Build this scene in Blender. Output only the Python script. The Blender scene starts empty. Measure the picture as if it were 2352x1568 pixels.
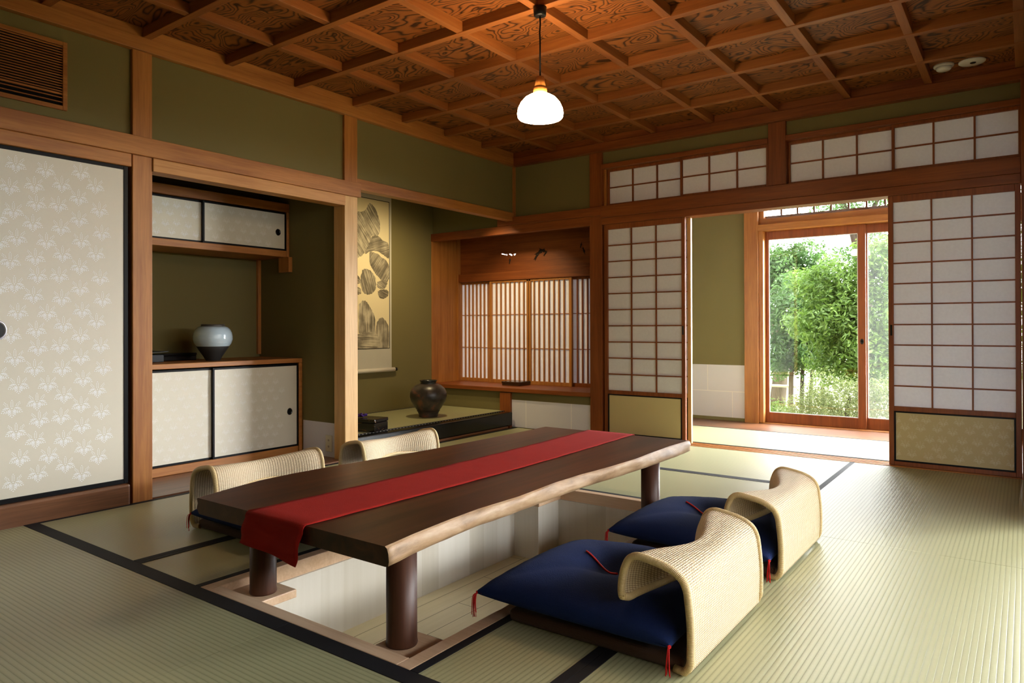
import bpy, math, random
from mathutils import Vector, Matrix
R = math.radians
PI = math.pi
random.seed(7)
sc = bpy.context.scene
COL = sc.collection

# ------------------------------------------------------------------ render look
sc.view_settings.view_transform = 'Standard'
sc.view_settings.look = 'None'
sc.view_settings.gamma = 1
sc.view_settings.use_curve_mapping = False
sc.view_settings.exposure = -0.2
cy = sc.cycles
cy.use_denoising = True
cy.use_adaptive_sampling = True
cy.adaptive_threshold = .04
cy.max_bounces = 9
cy.diffuse_bounces = 5
cy.glossy_bounces = 3
cy.transmission_bounces = 6
cy.transparent_max_bounces = 16
cy.sample_clamp_indirect = 8
cy.caustics_reflective = False
cy.caustics_refractive = False

# ------------------------------------------------------------------ helpers
class MB:
    """collects simple shapes into one mesh"""
    def __init__(s):
        s.v = []; s.f = []; s.m = []; s.uv = []; s.sm = []
    def face(s, idx, mi=0, uv=None, smooth=False):
        s.f.append(tuple(idx)); s.m.append(mi); s.uv.append(uv); s.sm.append(smooth)
    def poly(s, pts, mi=0, uv=None):
        b = len(s.v); s.v += [tuple(p) for p in pts]
        s.face(range(b, b + len(pts)), mi, uv); return s
    def box(s, x0, x1, y0, y1, z0, z1, mi=0):
        b = len(s.v)
        s.v += [(x0,y0,z0),(x1,y0,z0),(x1,y1,z0),(x0,y1,z0),(x0,y0,z1),(x1,y0,z1),(x1,y1,z1),(x0,y1,z1)]
        for q in ((0,3,2,1),(4,5,6,7),(0,1,5,4),(1,2,6,5),(2,3,7,6),(3,0,4,7)):
            s.face([b+i for i in q], mi)
        return s
    def grid(s, rows, mi=0, closed_u=False, uvs=None, smooth=True, flip=False):
        b = len(s.v); n = len(rows[0])
        for r in rows: s.v += [tuple(p) for p in r]
        for i in range(len(rows)-1):
            for j in range(n if closed_u else n-1):
                k = (j+1) % n
                q = [b+i*n+j, b+i*n+k, b+(i+1)*n+k, b+(i+1)*n+j]
                u = [uvs[i][j], uvs[i][k], uvs[i+1][k], uvs[i+1][j]] if uvs else None
                if flip: q = q[::-1]; u = u[::-1] if u else None
                s.face(q, mi, u, smooth)
        return s
    def tube(s, path, r, seg=8, mi=0, caps=True, uv=True):
        P = [Vector(p) for p in path]; n = len(P)
        rr = r if isinstance(r, (list, tuple)) else [r]*n
        rows = []; uvs = []; L = 0; up = None
        for i in range(n):
            t = (P[min(i+1,n-1)] - P[max(i-1,0)])
            if t.length < 1e-9: t = Vector((0,0,1))
            t.normalize()
            if up is None:
                up = Vector((0,0,1)) if abs(t.z) < .9 else Vector((1,0,0))
            a = up - t*up.dot(t)
            if a.length < 1e-6: a = t.orthogonal()
            a.normalize(); up = a; bb = t.cross(a)
            if i: L += (P[i]-P[i-1]).length
            rows.append([P[i] + (a*math.cos(2*PI*k/seg) + bb*math.sin(2*PI*k/seg))*rr[i] for k in range(seg)])
            uvs.append([(k/seg, L) for k in range(seg)])
        b = len(s.v)
        s.grid(rows, mi, True, uvs if uv else None, True)
        if caps:
            s.face([b+k for k in range(seg)][::-1], mi); s.face([b+(n-1)*seg+k for k in range(seg)], mi)
        return s
    def lathe(s, prof, cx=0, cy_=0, cz=0, seg=40, mi=0):
        rows = []
        for r, z in prof:
            rows.append([(cx+r*math.cos(2*PI*k/seg), cy_+r*math.sin(2*PI*k/seg), cz+z) for k in range(seg)])
        s.grid(rows, mi, True, None, True); return s

def tag(o, label=None, cat=None, group=None, kind=None):
    if label: o['label'] = label
    if cat: o['category'] = cat
    if group: o['group'] = group
    if kind: o['kind'] = kind
    return o

def obj(name, mb, mats, parent=None, bevel=0, off=None, seg=2, smooth=False, label=None):
    me = bpy.data.meshes.new(name)
    v = mb.v
    if off is not None:
        v = [(a-off[0], b-off[1], c-off[2]) for a, b, c in v]
    me.from_pydata(v, [], mb.f)
    if not isinstance(mats, (list, tuple)): mats = [mats]
    for m in mats: me.materials.append(m)
    me.polygons.foreach_set('material_index', mb.m)
    me.polygons.foreach_set('use_smooth', [smooth or x for x in mb.sm])
    if any(u is not None for u in mb.uv):
        ul = me.uv_layers.new(name='UVMap')
        flat = []
        for f, u in zip(mb.f, mb.uv):
            for k in range(len(f)):
                flat += list(u[k]) if u else [0, 0]
        ul.data.foreach_set('uv', flat)
    me.update()
    o = bpy.data.objects.new(name, me); COL.objects.link(o)
    if parent is not None: o.parent = parent
    if bevel:
        b = o.modifiers.new('bevel', 'BEVEL'); b.width = bevel; b.segments = seg; b.limit_method = 'ANGLE'; b.angle_limit = R(40)
    if label: o['label'] = label
    return o

def empty(name, loc=(0,0,0), rz=0, label=None, cat=None, group=None, kind=None):
    o = bpy.data.objects.new(name, None); COL.objects.link(o)
    o.location = loc; o.rotation_euler = (0, 0, rz); o.empty_display_size = .1
    return tag(o, label, cat, group, kind)

def copy_tree(root, loc, rz, label):
    r = root.copy(); COL.objects.link(r); r.location = loc; r.rotation_euler = (0,0,rz); r['label'] = label
    for ch in list(root.children):
        c = ch.copy(); COL.objects.link(c); c.parent = r
        for g in list(ch.children):
            d = g.copy(); COL.objects.link(d); d.parent = c
    return r

def struct(name, mb, mats, label, cat, bevel=0):
    o = obj(name, mb, mats, None, bevel)
    return tag(o, label, cat, None, 'structure')

# ------------------------------------------------------------------ materials
def srgb(r, g, b):
    f = lambda c: (c/255/12.92) if c/255 <= .04045 else ((c/255+.055)/1.055)**2.4
    return (f(r), f(g), f(b), 1)

class NT:
    def __init__(s, name):
        s.mat = bpy.data.materials.new(name); s.mat.use_nodes = True
        s.t = s.mat.node_tree; s.n = s.t.nodes; s.n.clear()
        s.out = s.n.new('ShaderNodeOutputMaterial')
    def new(s, typ, **kw):
        n = s.n.new(typ)
        for k, v in kw.items():
            if k in n.inputs.keys(): n.inputs[k].default_value = v
            else: setattr(n, k, v)
        return n
    def link(s, a, b): s.t.links.new(a, b)
    def math(s, op, a, b=None, c=None):
        n = s.n.new('ShaderNodeMath'); n.operation = op
        for i, x in enumerate((a, b, c)):
            if x is None: continue
            if isinstance(x, (int, float)): n.inputs[i].default_value = x
            else: s.link(x, n.inputs[i])
        return n.outputs[0]
    def mix(s, fac, a, b):
        n = s.n.new('ShaderNodeMix'); n.data_type = 'RGBA'
        for x, i in ((fac, 0), (a, 6), (b, 7)):
            if isinstance(x, (int, float, tuple)): n.inputs[i].default_value = x
            else: s.link(x, n.inputs[i])
        return n.outputs[2]
    def coords(s, kind='Object', scale=None, obj_offset=None):
        tc = s.n.new('ShaderNodeTexCoord')
        if scale is None: return tc.outputs[kind]
        mp = s.n.new('ShaderNodeMapping'); mp.inputs['Scale'].default_value = scale
        s.link(tc.outputs[kind], mp.inputs['Vector']); return mp.outputs[0]
    def noise(s, vec, scale, detail=3, rough=.5, dist=0):
        n = s.n.new('ShaderNodeTexNoise'); n.inputs['Scale'].default_value = scale
        n.inputs['Detail'].default_value = detail; n.inputs['Roughness'].default_value = rough
        n.inputs['Distortion'].default_value = dist
        if vec is not None: s.link(vec, n.inputs['Vector'])
        return n.outputs['Fac']
    def ramp(s, fac, stops):
        n = s.n.new('ShaderNodeValToRGB'); cr = n.color_ramp
        while len(cr.elements) > 1: cr.elements.remove(cr.elements[0])
        cr.elements[0].position = stops[0][0]; cr.elements[0].color = stops[0][1]
        for p, c in stops[1:]:
            e = cr.elements.new(p); e.color = c
        s.link(fac, n.inputs[0]); return n.outputs[0]
    def bsdf(s, color, rough=.5, spec=.5, **kw):
        n = s.n.new('ShaderNodeBsdfPrincipled')
        if isinstance(color, tuple): n.inputs['Base Color'].default_value = color
        else: s.link(color, n.inputs['Base Color'])
        if isinstance(rough, (int, float)): n.inputs['Roughness'].default_value = rough
        else: s.link(rough, n.inputs['Roughness'])
        n.inputs['Specular IOR Level'].default_value = spec
        for k, v in kw.items():
            n.inputs[k].default_value = v
        return n
    def bump(s, h, strength, dist, node):
        b = s.n.new('ShaderNodeBump'); b.inputs['Strength'].default_value = strength; b.inputs['Distance'].default_value = dist
        s.link(h, b.inputs['Height']); s.link(b.outputs[0], node.inputs['Normal'])
    def done(s, node):
        s.link(node.outputs[0], s.out.inputs[0]); return s.mat

def plain(name, color, rough=.5, spec=.5, **kw):
    t = NT(name); return t.done(t.bsdf(color, rough, spec, **kw))

def wood(name, c1, c2, axis, rough=.45, spec=.4, fine=1.0, coat=0.0, contrast=1.0):
    t = NT(name)
    sc3 = {'x': (1.2, 22, 22), 'y': (22, 1.2, 22), 'z': (22, 22, 1.2)}[axis]
    v = t.coords('Object', sc3)
    n1 = t.noise(v, 1.0*fine, 4, .55, .6)
    n2 = t.noise(v, 5.0*fine, 3, .6)
    n3 = t.noise(t.coords('Object', (1, 1, 1)), 1.3, 2)
    f = t.math('ADD', t.math('MULTIPLY', n1, .6), t.math('MULTIPLY', n2, .4))
    f = t.math('ADD', f, t.math('MULTIPLY', t.math('SUBTRACT', n3, .5), .5))
    lo, hi = .5-.17/contrast, .5+.17/contrast
    c = t.ramp(f, [(lo, c1), (hi, c2)])
    b = t.bsdf(c, rough, spec)
    if coat: b.inputs['Coat Weight'].default_value = coat; b.inputs['Coat Roughness'].default_value = .2
    t.bump(n2, .08, .004, b)
    return t.done(b)

W = {}
for ax in 'xyz':
    W['mid'+ax] = wood('cedar_'+ax, srgb(146, 90, 42), srgb(184, 124, 62), ax)
    W['dark'+ax] = wood('stained_cedar_'+ax, srgb(112, 54, 20), srgb(146, 80, 34), ax)
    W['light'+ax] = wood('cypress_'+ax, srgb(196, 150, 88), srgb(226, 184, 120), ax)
    W['pale'+ax] = wood('pale_paulownia_'+ax, srgb(214, 200, 172), srgb(236, 226, 206), ax, .5, .3, contrast=.7)
    W['honey'+ax] = wood('honey_cedar_'+ax, srgb(168, 112, 56), srgb(202, 148, 84), ax)
    W['brown'+ax] = wood('brown_board_'+ax, srgb(92, 58, 36), srgb(130, 86, 56), ax, .35)
W['rose'] = wood('pinkish_cypress', srgb(208, 170, 132), srgb(230, 198, 164), 'x', .4)

def plaster(name, color):
    t = NT(name)
    n = t.noise(t.coords(), 260, 2); n2 = t.noise(t.coords(), 3, 2)
    c = t.mix(t.math('MULTIPLY', n2, .5), color, tuple(x*.88 for x in color[:3])+(1,))
    b = t.bsdf(c, .9, .15); t.bump(n, .12, .002, b)
    return t.done(b)
PLASTER = plaster('olive_plaster', srgb(122, 113, 74))
DADO = plain('white_dado_paper', srgb(220, 220, 230), .7, .2)
DADOLINE = plain('dado_paper_overlap', srgb(240, 238, 240), .7, .2)
LACQ = plain('black_lacquer', (.006, .006, .007, 1), .18, .5)
BLACKFRAME = plain('black_door_frame', (.006, .006, .007, 1), .4, .12)
BLACK = plain('black_plastic', (.004, .004, .0045, 1), .4, .25)

def tatami(name, axis, c_hi=(178, 177, 136), c_lo=(104, 102, 60)):
    t = NT(name)
    sep = t.n.new('ShaderNodeSeparateXYZ'); t.link(t.coords(), sep.inputs[0])
    a = sep.outputs['Y' if axis == 'x' else 'X']; al = sep.outputs['X' if axis == 'x' else 'Y']
    w = t.math('ABSOLUTE', t.math('SINE', t.math('MULTIPLY', a, PI/.0165)))
    w2 = t.math('POWER', w, .30)
    # rushes lie across the ribs
    v = t.coords('Object', (700, 60, 1) if axis == 'x' else (60, 700, 1))
    n = t.noise(v, 1, 2, .6)
    n2 = t.noise(t.coords(), 2.2, 3)
    f = t.math('MULTIPLY', w2, t.math('ADD', .72, t.math('MULTIPLY', n, .4)))
    c = t.mix(f, srgb(*c_lo), srgb(*c_hi))
    c = t.mix(t.math('MULTIPLY', n2, .35), c, srgb(162, 161, 120))
    b = t.bsdf(c, .40, .8)
    h = t.math('ADD', w2, t.math('MULTIPLY', n, .25))
    t.bump(h, .35, .0022, b)
    return t.done(b)
TAT = {'x': tatami('tatami_ribs_x', 'x'), 'y': tatami('tatami_ribs_y', 'y')}
FUCHI = plain('black_mat_binding', srgb(24, 24, 28), .7, .3)

def brocade():
    t = NT('patterned_mat_binding')
    sep = t.n.new('ShaderNodeSeparateXYZ'); t.link(t.coords(), sep.inputs[0])
    w = t.math('GREATER_THAN', t.math('SINE', t.math('MULTIPLY', sep.outputs['Y'], 2*PI/.035)), .55)
    return t.done(t.bsdf(t.mix(w, srgb(16, 15, 16), srgb(120, 116, 108)), .7, .2))
BROCADE = brocade()

def paper():
    t = NT('shoji_paper')
    n = t.noise(t.coords(), 60, 4, .6)
    c = t.mix(n, srgb(232, 231, 236), srgb(246, 246, 250))
    d = t.new('ShaderNodeBsdfDiffuse'); tr = t.new('ShaderNodeBsdfTranslucent')
    t.link(c, d.inputs[0]); t.link(c, tr.inputs[0])
    m = t.new('ShaderNodeMixShader'); m.inputs[0].default_value = PAPER_T
    t.link(d.outputs[0], m.inputs[1]); t.link(tr.outputs[0], m.inputs[2])
    return t.done(m)
PAPER_T = .11
PAPER = paper()

def glass(name, haze=0.0):
    t = NT(name)
    tr = t.new('ShaderNodeBsdfTransparent'); gl = t.new('ShaderNodeBsdfGlossy'); gl.inputs['Roughness'].default_value = .01
    m = t.new('ShaderNodeMixShader'); m.inputs[0].default_value = .04
    t.link(tr.outputs[0], m.inputs[1]); t.link(gl.outputs[0], m.inputs[2])
    if haze:
        d = t.new('ShaderNodeBsdfTranslucent'); d.inputs[0].default_value = (.9, .92, .92, 1)
        m2 = t.new('ShaderNodeMixShader'); m2.inputs[0].default_value = haze
        t.link(m.outputs[0], m2.inputs[1]); t.link(d.outputs[0], m2.inputs[2]); m = m2
    return t.done(m)
GLASS = glass('window_glass')
SCREEN = glass('insect_screen', .012)

def fusuma_paper(name, c):
    t = NT(name)
    n = t.noise(t.coords(), 900, 2)
    b = t.bsdf(t.mix(n, c, tuple(x*.94 for x in c[:3])+(1,)), .42, .45)
    return t.done(b)
CREAM = fusuma_paper('cream_door_paper', srgb(214, 207, 188))
CREAM2 = fusuma_paper('ivory_cabinet_paper', srgb(220, 214, 194))
MICA = plain('white_mica_print', srgb(240, 240, 238), .5, .3)
MICA2 = plain('faint_mica_print', srgb(234, 231, 220), .45, .4)
MICA3 = plain('faint_tan_print', srgb(222, 213, 182), .5, .4)
TANPAPER = fusuma_paper('tan_panel_paper', srgb(206, 188, 138))

def coffer():
    t = NT('figured_cedar_panel')
    co = t.coords()
    sep = t.n.new('ShaderNodeSeparateXYZ'); t.link(co, sep.inputs[0])
    fx = t.math('FLOOR', t.math('DIVIDE', t.math('ADD', sep.outputs['X'], 3.80+.0225), .4765))
    fy = t.math('FLOOR', t.math('DIVIDE', t.math('ADD', sep.outputs['Y'], -1.375-.022), .4825))
    cell = t.n.new('ShaderNodeCombineXYZ'); t.link(fx, cell.inputs[0]); t.link(fy, cell.inputs[1])
    wn = t.n.new('ShaderNodeTexWhiteNoise'); wn.noise_dimensions = '2D'; t.link(cell.outputs[0], wn.inputs['Vector'])
    off = t.n.new('ShaderNodeVectorMath'); off.operation = 'SCALE'; off.inputs['Scale'].default_value = 37
    t.link(wn.outputs['Color'], off.inputs[0])
    add = t.n.new('ShaderNodeVectorMath'); add.operation = 'ADD'; t.link(co, add.inputs[0]); t.link(off.outputs[0], add.inputs[1])
    mp = t.n.new('ShaderNodeMapping'); mp.inputs['Scale'].default_value = (1.7, 3.4, 1); t.link(add.outputs[0], mp.inputs['Vector'])
    n = t.noise(mp.outputs[0], 1.1, 2.5, .45, .5)
    sep2 = t.n.new('ShaderNodeSeparateXYZ'); t.link(mp.outputs[0], sep2.inputs[0])
    h = t.math('ADD', t.math('MULTIPLY', n, 30), t.math('MULTIPLY', sep2.outputs['Y'], 1.0))
    s = t.math('ABSOLUTE', t.math('SINE', t.math('MULTIPLY', h, PI)))
    s = t.math('POWER', t.math('SUBTRACT', 1.0, s), 1.7)
    fine = t.noise(t.coords('Object', (10, 160, 1)), 1, 2)
    c0 = t.mix(fine, srgb(132, 76, 30), srgb(158, 98, 44))
    tone = t.math('MULTIPLY', wn.outputs['Value'], .35)
    c0 = t.mix(tone, c0, srgb(116, 64, 26))
    c = t.mix(t.math('MINIMUM', t.math('MULTIPLY', s, 1.25), .95), c0, srgb(44, 19, 7))
    return t.done(t.bsdf(c, .5, .3))
COFFER = coffer()

def table_wood():
    t = NT('dark_walnut_slab')
    v = t.coords('Object', (14, .7, 14)); n = t.noise(v, 1.2, 5, .6, .8); n3 = t.noise(t.coords('Object', (2.2, .9, 1)), 1.6, 3)
    f = t.math('ADD', t.math('MULTIPLY', n, .55), t.math('MULTIPLY', n3, .45))
    c = t.ramp(f, [(.32, srgb(36, 18, 10)), (.5, srgb(70, 38, 22)), (.68, srgb(98, 58, 34))])
    b = t.bsdf(c, .38, .4); t.bump(n, .06, .003, b)
    return t.done(b)
TABLE = table_wood()
def live_edge():
    t = NT('pale_live_edge')
    v = t.coords('Object', (20, 5, 26)); n = t.noise(v, 1, 5, .65, .5); n2 = t.noise(t.coords(), 7, 3)
    c = t.ramp(t.math('ADD', t.math('MULTIPLY', n, .6), t.math('MULTIPLY', n2, .4)),
               [(.3, srgb(104, 80, 56)), (.5, srgb(164, 132, 98)), (.7, srgb(192, 168, 136))])
    b = t.bsdf(c, .5, .4); t.bump(n, .25, .008, b)
    return t.done(b)
LIVE = live_edge()
LEGW = wood('dark_brown_post', srgb(58, 32, 22), srgb(84, 50, 34), 'z', .42, .35)

def cloth(name, c, c2, scale=900, rough=.85, sheen=.3):
    t = NT(name)
    n = t.noise(t.coords('Object', (1, .25, 1)), scale, 2); n2 = t.noise(t.coords(), 9, 4)
    f = t.math('ADD', t.math('MULTIPLY', n, .55), t.math('MULTIPLY', n2, .45))
    b = t.bsdf(t.mix(f, c, c2), rough, .2)
    b.inputs['Sheen Weight'].default_value = sheen; b.inputs['Sheen Roughness'].default_value = .5
    h = t.math('ADD', n, t.math('MULTIPLY', n2, 1.5))
    t.bump(h, .45, .005, b)
    return t.done(b)
REDCLOTH = cloth('red_runner_cloth', srgb(138, 20, 10), srgb(168, 30, 18), 900, .9, 0)
NAVY = cloth('navy_linen', srgb(10, 22, 58), srgb(28, 48, 98), 700, .95, 0)
REDCORD = plain('red_cord', srgb(196, 22, 22), .6, .3)
BROWNPAD = cloth('brown_seat_cloth', srgb(58, 40, 32), srgb(84, 60, 48), 600, .75, .1)

def rattan():
    t = NT('woven_rattan')
    uv = t.n.new('ShaderNodeUVMap')
    sep = t.n.new('ShaderNodeSeparateXYZ'); t.link(uv.outputs[0], sep.inputs[0])
    u, v = sep.outputs['X'], sep.outputs['Y']
    p, q = .0064, .0120
    a = t.math('DIVIDE', v, p); row = t.math('FLOOR', a)
    fa = t.math('ABSOLUTE', t.math('SUBTRACT', t.math('FRACT', a), .5))
    par = t.math('MULTIPLY', t.math('MODULO', row, 2.0), .0)
    b_ = t.math('ADD', t.math('DIVIDE', u, q), par)
    fb = t.math('ABSOLUTE', t.math('SUBTRACT', t.math('FRACT', b_), .5))
    bu = t.math('DIVIDE', u, q*.5)
    over = t.math('COSINE', t.math('MULTIPLY', b_, 2*PI))
    strand = t.math('COSINE', t.math('MULTIPLY', t.math('SUBTRACT', t.math('FRACT', a), .5), PI))
    h = t.math('MULTIPLY', strand, t.math('ADD', .75, t.math('MULTIPLY', over, -.45)))
    # openings between strands, half-way between the stakes
    hole = t.math('MULTIPLY', t.math('GREATER_THAN', fa, .34), t.math('LESS_THAN', fb, .17))
    n = t.noise(uv.outputs[0], 60, 3)
    c = t.mix(n, srgb(222, 200, 160), srgb(240, 224, 192))
    dip = t.math('MULTIPLY', t.math('ADD', .5, t.math('MULTIPLY', over, .5)), t.math('SUBTRACT', 1.0, t.math('MULTIPLY', strand, .55)))
    c = t.mix(t.math('MULTIPLY', t.math('POWER', dip, 1.3), 1.0), c, srgb(122, 86, 48))
    b = t.bsdf(c, .5, .3)
    t.bump(h, .6, .003, b)
    tr = t.new('ShaderNodeBsdfTransparent')
    m = t.new('ShaderNodeMixShader'); t.link(hole, m.inputs[0]); t.link(b.outputs[0], m.inputs[1]); t.link(tr.outputs[0], m.inputs[2])
    return t.done(m)
RATTAN = rattan()
def cane():
    t = NT('wrapped_cane_rim')
    uv = t.n.new('ShaderNodeUVMap'); sep = t.n.new('ShaderNodeSeparateXYZ'); t.link(uv.outputs[0], sep.inputs[0])
    w = t.math('ABSOLUTE', t.math('SINE', t.math('MULTIPLY', sep.outputs['Y'], PI/.0036)))
    n = t.noise(uv.outputs[0], 40, 2)
    c = t.mix(n, srgb(206, 176, 118), srgb(232, 210, 160))
    c = t.mix(t.math('POWER', w, .4), srgb(140, 106, 60), c)
    b = t.bsdf(c, .4, .45); t.bump(w, .5, .002, b)
    return t.done(b)
CANE = cane()

# ------------------------------------------------------------------ camera (measured from the room's vanishing points)
cam = bpy.data.cameras.new('camera'); camo = bpy.data.objects.new('camera', cam); COL.objects.link(camo)
yaw, pitch, roll = 0.631832411, 0.00397864, -0.00297729
fwd = Vector((-math.sin(yaw)*math.cos(pitch), math.cos(yaw)*math.cos(pitch), math.sin(pitch)))
rt = Vector((math.cos(yaw), math.sin(yaw), 0)); upv = rt.cross(fwd)
cr_, sr_ = math.cos(roll), math.sin(roll)
r2 = rt*cr_ + upv*sr_; u2 = upv*cr_ - rt*sr_
camo.matrix_world = Matrix(((r2.x, u2.x, -fwd.x, 0), (r2.y, u2.y, -fwd.y, 0), (r2.z, u2.z, -fwd.z, .92), (0, 0, 0, 1)))
cam.sensor_width = 36; cam.lens = 1611.55/2352*36; cam.shift_y = -38.3/2352; cam.clip_start = .05; cam.clip_end = 200
sc.camera = camo

# ------------------------------------------------------------------ sky
SKY0, SKY1 = 13.0, 62.0
wd = bpy.data.worlds.new('overcast_sky'); sc.world = wd; wd.use_nodes = True
bg = wd.node_tree.nodes['Background']; bg.inputs[0].default_value = (.95, .98, 1, 1)
# hazy overcast sky, brighter on the side where the veiled sun stands
wt = wd.node_tree
tcw = wt.nodes.new('ShaderNodeTexCoord'); dotn = wt.nodes.new('ShaderNodeVectorMath'); dotn.operation = 'DOT_PRODUCT'
dotn.inputs[1].default_value = Vector((.62, .72, .28)).normalized(); wt.links.new(tcw.outputs['Generated'], dotn.inputs[0])
def wm(op, a, b):
    n = wt.nodes.new('ShaderNodeMath'); n.operation = op
    for i, x in enumerate((a, b)):
        if isinstance(x, (int, float)): n.inputs[i].default_value = x
        else: wt.links.new(x, n.inputs[i])
    return n.outputs[0]
wt.links.new(wm('ADD', SKY0, wm('MULTIPLY', SKY1, wm('POWER', wm('MAXIMUM', dotn.outputs['Value'], 0.0), 4.0))), bg.inputs[1])

def portal(name, loc, rot, sx, sy):
    l = bpy.data.lights.new(name, 'AREA'); l.shape = 'RECTANGLE'; l.size = sx; l.size_y = sy; l.cycles.is_portal = True
    o = bpy.data.objects.new(name, l); COL.objects.link(o); o.location = loc; o.rotation_euler = rot
    return o

# ================================================================== THE SETTING
XL, YB = -3.81, 5.25          # faces of the left and back posts
# ---- floor slab with the well for the legs
PX0, PX1, PY0, PY1 = -2.374, -1.339, 1.36, 3.44
mb = MB()
mb.box(-4.9, PX0, -1.3, 6.95, -.35, -.05).box(PX1, .02, -1.3, 6.95, -.35, -.05)
mb.box(PX0, PX1, -1.3, PY0, -.35, -.05).box(PX0, PX1, PY1, 6.95, -.35, -.05)
mb.box(.02, 1.3, -1.3, 6.95, -.35, -.05)
struct('floor', mb, W['browny'], 'boarded floor under the straw mats', 'floor')
mb = MB(); mb.box(PX0-.05, PX1+.05, PY0-.05, PY1+.05, -.40, -.352)
t = NT('pale_boards')
sep = t.n.new('ShaderNodeSeparateXYZ'); t.link(t.coords(), sep.inputs[0])
g = t.math('LESS_THAN', t.math('FRACT', t.math('DIVIDE', t.math('ADD', sep.outputs['X'], 5.0), .115)), .025)
gx = t.math('FLOOR', t.math('DIVIDE', t.math('ADD', sep.outputs['X'], 5.0), .115))
ge = t.math('LESS_THAN', t.math('FRACT', t.math('ADD', t.math('DIVIDE', sep.outputs['Y'], .9), t.math('MULTIPLY', gx, .37))), .003)
n = t.noise(t.coords('Object', (30, 1.5, 1)), 1, 4)
c = t.mix(n, srgb(212, 194, 146), srgb(234, 218, 176))
c = t.mix(t.math('MAXIMUM', g, ge), c, srgb(110, 86, 50))
PIT_FLOOR = t.done(t.bsdf(c, .4, .4))
struct('floor_pit', mb, PIT_FLOOR, 'pale boarded floor of the leg well under the low table', 'floor')
# well lining
def lining():
    t = NT('pale_well_lining')
    sep = t.n.new('ShaderNodeSeparateXYZ'); t.link(t.coords(), sep.inputs[0])
    k = t.math('FLOOR', t.math('DIVIDE', t.math('ADD', sep.outputs['X'], sep.outputs['Y']), .118))
    wn = t.n.new('ShaderNodeTexWhiteNoise'); wn.noise_dimensions = '1D'; t.link(k, wn.inputs['W'])
    n = t.noise(t.coords('Object', (40, 40, 1.5)), 1, 3)
    f = t.math('ADD', t.math('MULTIPLY', wn.outputs['Value'], .6), t.math('MULTIPLY', n, .4))
    return t.done(t.bsdf(t.mix(f, srgb(204, 194, 174), srgb(234, 228, 216)), .45, .3))
LINING = lining()
mb = MB()
a, b_, c_, d_ = PX0+.03, PX1-.03, PY0+.03, PY1-.03
mb.box(a, a+.03, c_, d_, -.352, -.058).box(b_-.03, b_, c_, d_, -.352, -.058)
mb.box(a+.03, b_-.03, c_, c_+.03, -.352, -.058).box(a+.03, b_-.03, d_-.03, d_, -.352, -.058)
struct('wall_pit', mb, LINING, 'pale wooden lining of the leg well', 'well lining')
pit_base = empty('trim_pit_pads', (0,0,0), 0, 'pale wooden corner piers in the leg well carrying the table legs', 'pier', None, 'structure')
for sx in (0, 1):
    for sy in (0, 1):
        x0, x1 = (PX0+.05, PX0+.235) if sx == 0 else (PX1-.235, PX1-.05)
        y0, y1 = (PY0+.05, PY0+.235) if sy == 0 else (PY1-.275, PY1-.05)
        if sx == 1 and sy == 0: y1 += .0
        p = obj('pad', MB().box(x0, x1, y0, y1, -.056, -.026), W['rose'], pit_base, .003)
        ex = .012
        q = obj('pier', MB().box(x0 if sx == 0 else x0+ex, x1-ex if sx == 0 else x1, y0 if sy == 0 else y0+ex, y1-ex if sy == 0 else y1, -.352, -.056), LINING, p)
# frame round the well
mb = MB()
fw_ = .05
mb.box(PX0, PX0+fw_, PY0, PY1, -.060, .002).box(PX1-fw_, PX1, PY0, PY1, -.060, .002)
mb.box(PX0+fw_, PX1-fw_, PY0, PY0+fw_, -.060, .002).box(PX0+fw_, PX1-fw_, PY1-fw_, PY1, -.060, .002)
struct('trim_pit_frame', mb, W['rose'], 'pale pinkish wooden frame around the leg well', 'frame', .003)

# ---- straw mats, each a thing
def mat_thing(x0, x1, y0, y1, axis, borders, label, z=0, bw=.031, group=None, bmat=None):
    o = empty('tatami_mat', ((x0+x1)/2, (y0+y1)/2, z-.05), 0, label, 'tatami mat', 'straw mats covering the floor')
    L = Vector(o.location)
    obj('rush_surface', MB().box(x0+.0008, x1-.0008, y0+.0008, y1-.0008, z-.05, z), TAT[axis], o, 0, (0,0,0)).location = -L
    for b in borders:
        w = bw
        if isinstance(b, tuple): b, w = b
        bx = {'x0': (x0, x0+w, y0, y1), 'x1': (x1-w, x1, y0, y1), 'y0': (x0, x1, y0, y0+w), 'y1': (x0, x1, y1-w, y1)}[b]
        ob = obj('border', MB().box(bx[0]+.0004, bx[1]-.0004, bx[2]+.0004, bx[3]-.0004, z-.045, z+.0016), bmat or FUCHI, o, .0008)
        ob.location = -L
    return o
mat_thing(-3.80, -1.858, .40, PY0, 'x', [('y1', .06)], 'front straw mat reaching the left wall, dark border along its far edge')
mat_thing(-1.858, .02, .40, PY0, 'x', [('y1', .06)], 'front straw mat nearest the camera corner of the leg well')
mb = MB(); mb.box(-3.80, .09, -1.28, .3995, -.05, 0)
struct('floor_near', mb, TAT['x'], 'straw mat floor behind the front row of mats', 'floor')
mat_thing(-3.80, -2.83, PY0, 3.26, 'y', ['x0', 'x1'], 'olive straw mat along the patterned sliding door under the left chairs')
mat_thing(-3.80, -2.83, 3.26, 5.235, 'y', ['x0'], 'straw mat in front of the alcove with the black lacquer step')
mat_thing(-2.83, PX0, PY0, PY1, 'y', ['x0', 'x1'], 'narrow straw mat between the left chairs and the leg well')
mat_thing(PX1, -.967, PY0, PY1, 'y', ['x0', 'x1'], 'narrow straw mat under the cushions right of the leg well')
mat_thing(-2.83, -.967, PY1, 4.262, 'x', ['y0', 'y1'], 'pale straw mat just behind the table end')
mat_thing(-2.83, -.967, 4.262, 5.205, 'x', ['y0'], 'pale straw mat in front of the sliding door threshold')
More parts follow.
